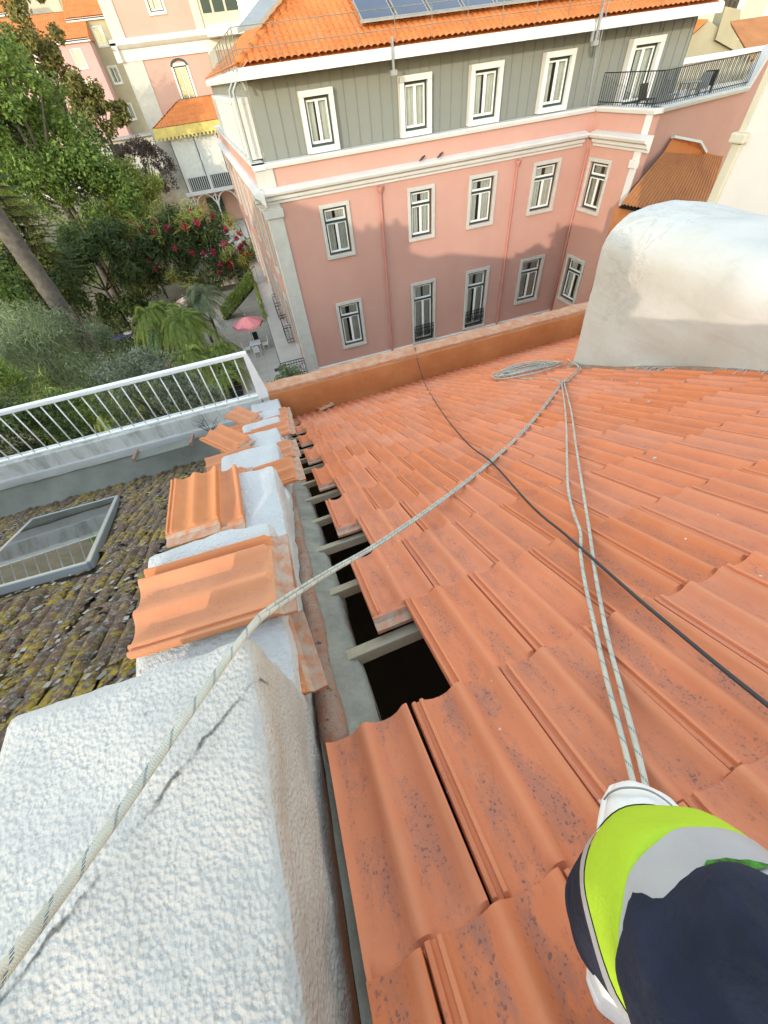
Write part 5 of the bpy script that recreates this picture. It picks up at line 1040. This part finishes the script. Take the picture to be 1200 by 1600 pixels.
# ================================================================== courtyard things
def umbrella(o, r, h, lab, grp='garden umbrellas', stripes=False):
    o = V(o); t = thing('garden_umbrella', lab, 'umbrella', o, grp); MB().tube([o, o+V((0, 0, h+.15))], .025, 8).build('pole', 'white_paint', t); MB().lathe(o, [(.28, 0), (.28, .05), (.05, .08)], 12).build('base', 'grey_wall', t)
    for k_ in range(8):
        t0, t1 = 6.283*k_/8, 6.283*(k_+1)/8; tm = (t0+t1)/2; c = o+V((0, 0, h)); p0 = c+V((r*math.cos(t0), r*math.sin(t0), -.45)); p1 = c+V((r*math.cos(t1), r*math.sin(t1), -.45)); mid_ = c+V((r*.55*math.cos(tm), r*.55*math.sin(tm), -.22)); pm = p0.lerp(p1, .5)+V((0, 0, .05))
        g_ = MB(); g_.poly([c, p0, mid_]); g_.poly([p0, pm, mid_]); g_.poly([pm, p1, mid_]); g_.poly([p1, c, mid_]); g_.quad(p0, pm, pm-V((0, 0, .16)), p0-V((0, 0, .18))); g_.quad(pm, p1, p1-V((0, 0, .18)), pm-V((0, 0, .16))); g_.build('canopy_panel', 'umbrella_pink' if not (stripes and k_ % 2) else 'curtain', t)
    MB().lathe(o+V((0, 0, h)), [(.03, 0), (.04, .06), (.01, .16)], 8).build('finial', 'iron_black', t)
u0 = onZ(403, 548, GZ); u0 = V((-1.5, 31.2, GZ))
umbrella(u0, 1.15, 2.35, 'pink umbrella over a table in the paved courtyard')
table((-1.45, 30.4, GZ), .42, .74, 'white square table under the pink umbrella', 'white_paint', 'white_paint', sq=True)
gC = 'chairs round the courtyard table'
for x, y, a, lb in ((-2.15, 30.4, 1.57, 'white chair on the left of the courtyard table'), (-.75, 30.5, -1.57, 'white chair on the right of the courtyard table'), (-1.5, 29.6, 3.14, 'white chair on the near side of the courtyard table'), (-1.35, 31.6, 0, 'dark chair behind the courtyard table')): chair((x, y, GZ), a, lb, 'white_paint' if 'white' in lb else 'iron_black', gC)
p = onZ(305, 505, GZ); umbrella((p.x, p.y, GZ), 1.0, 2.2, 'striped pale pink umbrella among the palms', stripes=True)
p = onZ(300, 600, GZ); umbrella((p.x, p.y, GZ), 1.0, 2.2, 'pink umbrella half hidden behind the white railing')
p = onZ(434, 565, GZ); dg = MB().box(-.62, -.22, 26.6, 27.0, GZ+.055, GZ+.075).build('drain_grate', 'iron_black'); tag(dg, 'small black square drain cover in the courtyard paving', 'drain')
# stairs with ivy from courtyard to ledge
sr = thing('ivy_staircase', 'outdoor stair with dark stringer and ivy-covered railing climbing to the ledge', 'staircase', (-2, 36, GZ))
S0, S1 = V((-3.6, 38.0, GZ)), V((-.15, 36.2, -10.75)); sd2 = (S1-S0); wv = V((.35, .94, 0))*1.1
for i in range(15): c_ = S0+sd2*(i/15); d = V((sd2.x, sd2.y, 0))/15; MB().hexa([c_, c_+d, c_+d+wv, c_+wv, c_+V((0, 0, .18)), c_+d+V((0, 0, .18)), c_+d+wv+V((0, 0, .18)), c_+wv+V((0, 0, .18))]).build('tread', 'grey_wall', sr)
MB().beam(S0+V((0, 0, .1)), S1+V((0, 0, .1)), .08, .42).build('stringer', 'iron_black', sr)
for off in (V((0, 0, 0)), wv):
    rlm = MB(); rlm.tube([S0+off+V((0, 0, 1.0)), S1+off+V((0, 0, 1.0)), S1+off+V((.0, -.4, 1.0))], .03, 6)
    for i in range(9): c_ = S0+off+sd2*(i/8); rlm.tube([c_+V((0, 0, .15)), c_+V((0, 0, 1.0))], .015, 5)
    rlm.build('handrail', 'iron_black', sr)
n_ = 5200; t_ = RNG.random(n_); S0n, sdn, wvn = np.array(S0), np.array(sd2), np.array(wv)
pp = S0n+sdn*t_[:, None]+np.c_[RNG.normal(0, .10, n_), RNG.normal(0, .16, n_), RNG.uniform(.1, 1.05, n_)]; q1 = RNG.normal(size=(n_, 3)); q2 = RNG.normal(size=(n_, 3)); q1 /= np.linalg.norm(q1, axis=1)[:, None]; q2 = np.cross(q1, q2); q2 /= np.linalg.norm(q2, axis=1)[:, None]
iv = np.stack([pp-q1*.07, pp+q2*.05, pp+q1*.07, pp-q2*.05], 1).reshape(-1, 3); mesh_np('ivy', iv, 'leaf_palm', sr, S0)
n_ = 1400; t_ = RNG.random(n_); pp = np.c_[RNG.normal(-.15, .06, n_), 29+7.4*t_, -10.75-np.abs(RNG.normal(0, .25, n_))+.25]; q1 = RNG.normal(size=(n_, 3)); q2 = RNG.normal(size=(n_, 3)); q1 /= np.linalg.norm(q1, axis=1)[:, None]; q2 = np.cross(q1, q2); q2 /= np.linalg.norm(q2, axis=1)[:, None]
iv = mesh_np('ledge_ivy', np.stack([pp-q1*.07, pp+q2*.05, pp+q1*.07, pp-q2*.05], 1).reshape(-1, 3), 'leaf_palm', None, (-.15, 32, -11)); tag(iv, 'strip of ivy hanging along the edge of the pale ledge', 'ivy')
lr = thing('ledge_railing', 'thin dark railing along the outer edge of the pale ledge', 'railing', (-.08, 28, -10.75))
MB().tube([(-.08, 20.3, -9.85), (-.08, 36, -9.85)], .022, 6).build('rail', 'bark', lr)
for i in range(12): MB().tube([(-.08, 20.4+i*1.4, -10.75), (-.08, 20.4+i*1.4, -9.85)], .014, 5).build('post', 'iron_black', lr)
for k_, (x, y) in enumerate(((343, 345), (358, 372), (366, 398), (375, 418))):       # black stacks of curved slats beside the upper terrace
    Yk = (60, 52, 48.5, 45.5)[k_]; p = onY(x, y, Yk); t = thing('slatted_planter', 'black curved-slat stand, %s of the row beside the upper terrace' % ('farthest', 'second farthest', 'second nearest', 'nearest')[k_], 'plant stand', (p.x, p.y, p.z-.6), 'black stands by the terrace')
    MB().beam((p.x-.45, p.y, p.z-2.2), (p.x-.45, p.y, p.z+1.1), .08).build('post', 'iron_black', t)
    for i in range(6): MB().tube([(p.x-.45+.5*math.cos(a), p.y+.45*math.sin(a), p.z-.9+i*.36) for a in np.linspace(-1.7, 1.7, 9)], .07, 6).build('curved_slat', 'iron_black', t)
# dark garden steps, teal frame, purple lounger, white side table
ds = thing('garden_steps', 'dark slatted garden steps half hidden under the low palm', 'steps', (-4.2, 27.5, GZ))
for i in range(9): p = onZ(346, 528, GZ); MB().box(-4.3, -3.0, 24.0+i*.5, 24.4+i*.5, GZ+.06+.1*i, GZ+.16+.1*i).build('step', 'iron_black', ds)
tl = thing('teal_trellis', 'teal painted slatted frame standing on the lawn', 'trellis', onZ(243, 560, GZ)); p0, p1 = onZ(238, 566, GZ+.9), onZ(246, 518, GZ+.9)
for o_ in (-.4, .4): MB().beam(p0+V((o_, 0, 0)), p1+V((o_, 0, 0)), .12).build('side_beam', 'teal_paint', tl)
for i in range(10): c_ = p0.lerp(p1, i/9); MB().beam(c_+V((-.4, 0, 0)), c_+V((.4, 0, 0)), .09, .05).build('slat', 'teal_paint', tl)
for c_ in (p0, p1):
    for o_ in (-.4, .4): MB().beam(c_+V((o_, 0, -.9)), c_+V((o_, 0, 0)), .08).build('post', 'teal_paint', tl)
p = onZ(194, 532, GZ); pl_ = thing('purple_lounger', 'purple covered lounger on the lawn beside a small white table', 'lounger', p)
MB().hexa([p+V(q) for q in ((-.8, -.35, .3), (.9, -.35, .3), (.9, .35, .3), (-.8, .35, .3), (-.8, -.35, .42), (.9, -.35, .42), (.9, .35, .42), (-.8, .35, .42))]).build('seat', 'purple_cloth', pl_, bevel=.04); MB().hexa([p+V(q) for q in ((-.8, -.35, .4), (-.65, -.35, .4), (-.65, .35, .4), (-.8, .35, .4), (-1.2, -.35, 1.0), (-1.08, -.35, 1.05), (-1.08, .35, 1.05), (-1.2, .35, 1.0))]).build('backrest', 'purple_cloth', pl_, bevel=.03)
for x, y in ((-.7, -.3), (.8, -.3), (-.7, .3), (.8, .3)): MB().beam(p+V((x, y, 0)), p+V((x, y, .3)), .05).build('leg', 'white_paint', pl_)
p = onZ(206, 530, GZ); table(p, .38, .6, 'small round white table beside the purple lounger', 'white_paint', 'white_paint')
st2 = thing('stepping_stones', 'row of pale stepping stones across the lawn', 'stepping stones', onZ(215, 545, GZ))
for x, y in ((208, 548), (217, 545), (226, 542), (235, 539)): p = onZ(x, y, GZ); MB().lathe(p, [(.26, 0), (.26, .06), (.22, .075)], 9).build('stone', 'stone_trim', st2)
# ================================================================== rooftops behind the camera (they cast the long shadows)
nb_ = thing('neighbour_rooftops', 'row of neighbouring roofs and chimneys behind the viewer, left of the ridge', 'house', (-9, -3, GZ))
MB().loft([[(x, y, z) for x, z in ((-24, GZ), (-24, 4.4), (-16, 4.4), (-13.9, 2.6), (-12.2, .85), (-8.6, .75), (-8.55, .06), (-6, .10), (-2.6, -.72), (-.66, -.86), (-.66, GZ))] for y in (-.5, -7)]).build('house_body', 'beige', nb_)
round_box(-10.7, -8.6, -1.3, -.5, .5, 1.75, .04, .2, .02).build('chimney', 'white_render', nb_, smooth=True)
for x in (-10.3, -9.6, -8.95): MB().tube([(x, -.9, 1.7), (x, -.9, 2.0)], .12, 8).build('chimney_pot', 'orange_tiles', nb_)
# ================================================================== ropes and cable
def crom(pts, n=10):
    pts = [V(p) for p in pts]; P_ = [pts[0]*2-pts[1]]+pts+[pts[-1]*2-pts[-2]]; out = []
    for i in range(1, len(P_)-2):
        for k in range(n):
            t = k/n; a, b, c, d = P_[i-1:i+3]; out.append(.5*((2*b)+(c-a)*t+(2*a-5*b+4*c-d)*t*t+(3*b-a-3*c+d)*t**3))
    out.append(pts[-1]); return out
def rope(name, pts, r, mat, parent, n=10, seg=10):
    path = crom(pts, seg); mb = MB(); mb.tube(path, r, n, caps=False); L = [0]
    for a, b in zip(path, path[1:]): L.append(L[-1]+(b-a).length)
    uv = []
    for i in range(len(path)-1):
        for j in range(n): uv += [(j/n, L[i]), ((j+1)/n, L[i]), ((j+1)/n, L[i+1]), (j/n, L[i+1])]
    mb.uv = uv; return mb.build(name, mat, parent, smooth=True)
RR = .0054
def line(pix, off=V((0, 0, 0))): return [onR(x, y, h)+off for x, y, h in pix]
rp_ = thing('long_climbing_rope', 'doubled off-white climbing rope stretched from the lower left over the white wall to the knot', 'rope', onR(760, 730, .02), 'off-white climbing ropes')
cr = onZ(392, 983, -.622)
near = [V(ray(-60, 1615))*(.27/FPX), V(ray(0, 1530))*(.31/FPX), V(ray(100, 1395))*(.38/FPX), V(ray(200, 1255))*(.46/FPX), V(ray(300, 1110))*(.54/FPX), cr]
span = line([(440, 945, .375), (520, 893, .25), (600, 846, .15), (700, 776, .055), (770, 720, .03), (830, 662, .03), (880, 598, .035)])
rope('strand', near+span, RR, 'rope_white', rp_)
sidev = V((.006, -.011, .002)); near2 = [p+V((-.002, .008, -.006))*k_ for p, k_ in zip(near, (.9, .9, .9, 1, 1, 1))]
rope('strand', near2+[p+V((-.008, .010, -.003)) for p in span], RR, 'rope_white', rp_)
fr2 = thing('foot_rope', 'pair of off-white rope strands lying on the tiles from the knot to the shoe', 'rope', onR(930, 900, 0.032), 'off-white climbing ropes')
rope('strand', line([(878, 600, 0.047), (884, 650, 0.044), (886, 720, 0.042), (888, 765, 0.042), (896, 800, 0.040), (907, 832, 0.046), (907, 862, 0.046), (913, 905, 0.042), (926, 965, 0.040), (945, 1050, 0.044), (966, 1130, 0.042), (985, 1205, 0.042), (998, 1262, 0.042)]), RR, 'rope_white', fr2)
rope('strand', line([(882, 600, 0.047), (892, 640, 0.044), (899, 690, 0.042), (909, 755, 0.042), (921, 830, 0.046), (930, 895, 0.042), (948, 990, 0.042), (970, 1075, 0.044), (990, 1150, 0.042), (1004, 1205, 0.042), (1014, 1256, 0.042)]), RR, 'rope_white', fr2)
ar_ = thing('anchor_rope', 'short doubled rope from the knot to the corner of the white vault', 'rope', onR(892, 586, .02), 'off-white climbing ropes')
rope('strand', [onR(880, 598, .04), onR(893, 585, .05), onR(904, 573, .06), V((3.02, 3.24, rz(3, 3.24)+.1))], RR, 'rope_white', ar_); rope('strand', [onR(882, 601, .03), onR(896, 587, .04), onR(907, 575, .05), V((3.05, 3.26, rz(3, 3.26)+.08))], RR, 'rope_white', ar_)
kn = [onR(880, 598, .035)+E1*(.022*math.cos(a*2.3))+E2*(.03*math.sin(a*1.7))+NR*(.014*math.sin(a*3.1)+.005) for a in np.linspace(0, 9, 22)]; rope('knot', kn, RR, 'rope_white', ar_, 8, 5)
co_ = thing('rope_coil', 'heap of coiled off-white rope lying on the far part of the roof', 'rope', onR(818, 580, .0), 'off-white climbing ropes')
ca, cb = onR(770, 592, .03), onR(872, 569, .03); ax_ = (cb-ca)/2; cc_ = (ca+cb)/2; ay_ = ax_.normalized().cross(NR); rg3 = random.Random(4)
pts = []
for k_ in range(12):
    A_a, B_b, ph = rg3.uniform(.6, 1.05), rg3.uniform(.10, .30), rg3.uniform(-.3, .3)
    for q in range(8):
        th = 6.283*q/8; pts.append(cc_+ax_*(A_a*math.cos(th)+rg3.uniform(-.06, .06))+ay_*(B_b*math.sin(th)+.14*math.sin(k_*1.9)+.05*ph*math.cos(th))+NR*(.004+.09*(k_/17)*math.exp(-(math.cos(th)*.8)**2)+rg3.uniform(0, .012)))
rope('loops', pts, RR*1.1, 'rope_white', co_, 7, 5)
rope('tail', [onR(800, 588, .05), onR(822, 592, .03), onR(845, 590, .03), onR(866, 593, .03), onR(880, 598, .04)], RR, 'rope_white', co_)
ck = thing('black_cable', 'thin black cable crossing the roof from the orange parapet to the right edge', 'cable', onR(830, 790, .050))
rope('cable', [V((onY(646, 540, 5.3).x, 5.45, -3.3)), V((onY(648, 545, 5.3).x, 5.3, -2.85)), onY(652, 562, 5.10), onR(664, 600, .050), onR(688, 640, .050), onR(728, 690, .050), onR(768, 722, .050), onR(830, 790, .050), onR(882, 834, .050), onR(940, 885, .050), onR(1000, 938, .050), onR(1060, 988, .050), onR(1130, 1046, .050), onR(1260, 1150, .050)], .0048, 'cable_black', ck)
# ================================================================== the photographer: leg in view, body behind the camera
pn_ = thing('person', 'person in navy work trousers with yellow and grey bands, white shoe planted on the tiles', 'person', (.2, -.3, -.85))
D = V((.80, .60, 0)); D.z = -(NR.x*D.x+NR.y*D.y)/NR.z; D.normalize(); S = D.cross(NR).normalized(); TOE = onR(1013, 1247, .03)          # S points to the shoe's right
def SP(a, b, h): return TOE-D*a+S*b+NR*(h-.0)
# (distance from toe, half width, top height, sole half width)
prof_s = [(.0, .016, .030, .020), (.006, .034, .044, .038), (.022, .050, .056, .054), (.05, .058, .066, .061), (.085, .058, .078, .061), (.12, .053, .094, .057), (.16, .047, .112, .050), (.20, .044, .122, .047), (.24, .043, .124, .046), (.27, .038, .120, .042), (.287, .022, .108, .028)]
rings = []; srings = []
for a, w, h, sw_ in prof_s:
    r_ = []
    for j in range(17):
        th = math.pi*j/16; x = w*math.cos(th); e = abs(math.sin(th))**.62; r_.append(SP(a, x+.004*math.sin(a*20), .022+(h-.022)*e))
    rings.append(r_); srings.append([SP(a, sw_*c_, z) for c_, z in ((-1, .0), (1, .0), (1.03, .014), (1, .030), (-1, .030), (-1.03, .014))])
upp = MB().loft(rings, closed=False, caps=False).poly(rings[0]).poly(rings[-1]).build('shoe', 'shoe_white', pn_, smooth=True)
MB().loft(srings).build('sole', 'shoe_white', upp, bevel=.006)
tl_ = MB()                                       # stitched toe cap edge and side stripes
tl_.tube(crom([SP(.055, -.0575, .036), SP(.050, -.048, .058), SP(.040, -.030, .070), SP(.026, 0, .066), SP(.036, .030, .069), SP(.055, .047, .060), SP(.07, .057, .040)], 8), .0016, 5); tl_.build('toe_seam', 'shoe_line', upp)
MB().tube(crom([SP(.15, -.0475, .06), SP(.18, -.046, .05), SP(.205, -.046, .062), SP(.235, -.045, .050), SP(.26, -.042, .06)], 6), .0022, 5).build('side_stripe', 'cable_black', upp)
MB().tube([SP(.125, -.0535, .062), SP(.138, -.052, .05)], .0032, 5).build('red_mark', 'flower_red', upp)
LC = [(onZ(990, 1450, -.75), .078), (onZ(1014, 1450, -.695), .084), (onZ(1085, 1457, -.56), .092), (onZ(1140, 1492, -.515), .086), (onZ(1200, 1560, -.49), .083), (onZ(1300, 1690, -.465), .084), (V((.44, -.44, -.44)), .098), (V((.34, -.66, -.47)), .118), (V((.16, -.86, -.58)), .14)]
LP = crom([c for c, r in LC], 12); LR = [LC[min(i//12, 7)][1]*(1-(i % 12)/12 if i < 96 else 0)+LC[min(i//12+1, 8)][1]*((i % 12)/12 if i < 96 else 1) for i in range(97)]
def leg_rings(i0, i1, extra, nz=.0055):
    out = []; a = None
    for i in range(0, 97):
        t = (LP[min(i+1, 96)]-LP[max(i-1, 0)]).normalized(); a = t.orthogonal().normalized() if a is None else (a-t*a.dot(t)).normalized(); b = t.cross(a)
        if i0 <= i <= i1:
            r_ = []
            for j in range(64):
                th = 2*math.pi*j/64; q = V((math.cos(th), math.sin(th), 0)); w = i/12
                d = nz*noise.noise(V((q.x*1.6, q.y*1.6, w*1.7)))+.15*nz*noise.noise(V((q.x*3, q.y*3, w*2+3)))
                for t0_, sl_, am_ in ((.4, .35, .010), (1.6, -.25, .008), (2.7, .3, .010), (3.9, -.3, .009), (5.2, .25, .010)): dd_ = ((th-t0_-sl_*(w-4)+math.pi) % (2*math.pi))-math.pi; d += am_*math.exp(-dd_*dd_/.03)*sstep(4.1, 5., w)
                r_.append(LP[i]+(a*q.x+b*q.y)*(LR[i]+extra+d*(1.4+1.4*sstep(4.0, 5.2, w))))
            out.append(r_)
    return out
MB().loft(leg_rings(0, 26, 0), caps=False).build('trouser_hem', 'trouser_navy', pn_, smooth=True); MB().loft(leg_rings(47, 96, .0058), caps=False).build('trouser_leg', 'trouser_navy', pn_, smooth=True); MB().loft(leg_rings(26, 47, -.001), caps=False).build('trouser_shin', 'trouser_navy', pn_, smooth=True)
MB().loft(leg_rings(24, 36, .003), caps=False).build('hivis_band', 'hivis_yellow', pn_, smooth=True); rb_ = MB().loft(leg_rings(36, 48, .0042), caps=False).build('reflective_band', 'reflective_grey', pn_, smooth=True); MB().loft(leg_rings(22, 24, .0042), caps=False).build('reflective_edge', 'reflective_grey', pn_, smooth=True)
gr_ = leg_rings(39, 46, .0062); P2 = lambda p: (lambda q: (q[0]/q[2]*FPX+600, q[1]/q[2]*FPX+800))(RW.T @ np.array(p)); best = min(range(64), key=lambda j: abs(P2(gr_[3][j])[0]-1150)+abs(P2(gr_[3][j])[1]-1357)); g_ = MB(); hw_ = (0, .7, 1.6, 1.5, 2.1, 1.7, 1.9, .3)
for q, dj in enumerate(range(-4, 4)):
    m_ = 3.4; lo, hi = m_-hw_[q]*.5, m_+hw_[q]*.5; f_ = lambda x: gr_[int(x)][(best+dj) % 64].lerp(gr_[min(7, int(x)+1)][(best+dj) % 64], x-int(x)); g_.v += [f_(lo), f_(hi)]
    if q: k_ = len(g_.v); g_.f.append((k_-4, k_-3, k_-1, k_-2))
g_.build('torn_green_patch', 'green_lining', rb_)
sm_p = leg_rings(50, 90, .002); MB().tube([r_[(best+6) % 64] for r_ in sm_p], .0008, 5).build('side_seam', 'jacket_navy', pn_)
# torso, arms, head and second leg: one skinned body
sk_v = [((.14, -.84, -.58), .17), ((.10, -.78, -.35), .16), ((.06, -.68, -.12), .17), ((.05, -.62, .05), .085), ((.05, -.56, .13), .06),
        ((.25, -.64, -.02), .075), ((.30, -.42, -.20), .055), ((.10, -.20, -.10), .042), ((-.13, -.62, -.02), .075), ((-.22, -.40, -.22), .055), ((-.08, -.20, -.10), .042),
        ((.05, -.88, -.66), .13), ((-.06, -.72, -.80), .10), ((-.02, -1.15, -1.02), .07), ((.02, -1.28, -1.10), .05)]
sk_e = [(0, 1), (1, 2), (2, 3), (3, 4), (2, 5), (5, 6), (6, 7), (2, 8), (8, 9), (9, 10), (0, 11), (11, 12), (12, 13), (13, 14)]
o_ = V((.1, -.8, -.6)); me = bpy.data.meshes.new('body'); me.from_pydata([V(p)-o_ for p, r_ in sk_v], sk_e, []); me.update()
bo = link('body', me, 'jacket_navy', o_, pn_); sm2 = bo.modifiers.new('skin', 'SKIN'); 
for i, (p, r_) in enumerate(sk_v): me.skin_vertices[0].data[i].radius = (r_, r_)
me.skin_vertices[0].data[0].use_root = True; ss = bo.modifiers.new('sub', 'SUBSURF'); ss.levels = 2; ss.render_levels = 2
hr = []
for t, rx, ry in ((0, .03, .035), (.03, .055, .06), (.07, .068, .08), (.12, .075, .092), (.17, .078, .097), (.21, .068, .085), (.235, .04, .05), (.243, .01, .012)): hr.append([V((.05+rx*math.cos(a), -.53+ry*math.sin(a)+(.012 if abs(a-1.57) < .2 and .07 < t < .13 else 0), .10+t)) for a in np.linspace(0, 6.283, 25)[:-1]])
hd_ = MB().loft(hr).build('head', 'skin', pn_, smooth=True)
hr2 = [[V((.05+rx*1.06*math.cos(a), -.54+ry*1.06*math.sin(a), .10+t)) for a in np.linspace(0, 6.283, 25)[:-1]] for t, rx, ry in ((.15, .078, .085), (.19, .078, .093), (.225, .06, .072), (.252, .02, .024))]
MB().loft(hr2).build('hair', 'hair', hd_, smooth=True)
tg_ = thing('dry_twigs', 'bare dry twigs growing from the gutter at the foot of the white parapet', 'plant', onY(330, 672, 5.0)); tm_ = MB(); rg4 = random.Random(8)
for i in range(9):
    b_ = onY(330, 676, 5.0); e_ = b_+V((rg4.uniform(-.2, .2), rg4.uniform(-.1, .05), rg4.uniform(.12, .34))); m2 = b_.lerp(e_, .55)+V((rg4.uniform(-.04, .04), 0, .02)); tm_.tube([b_, m2, e_], [.004, .003, .0015], 5); tm_.tube([m2, m2+V((rg4.uniform(-.1, .1), 0, rg4.uniform(.05, .12)))], [.002, .001], 4)
tm_.build('stems', 'bark_dark', tg_)
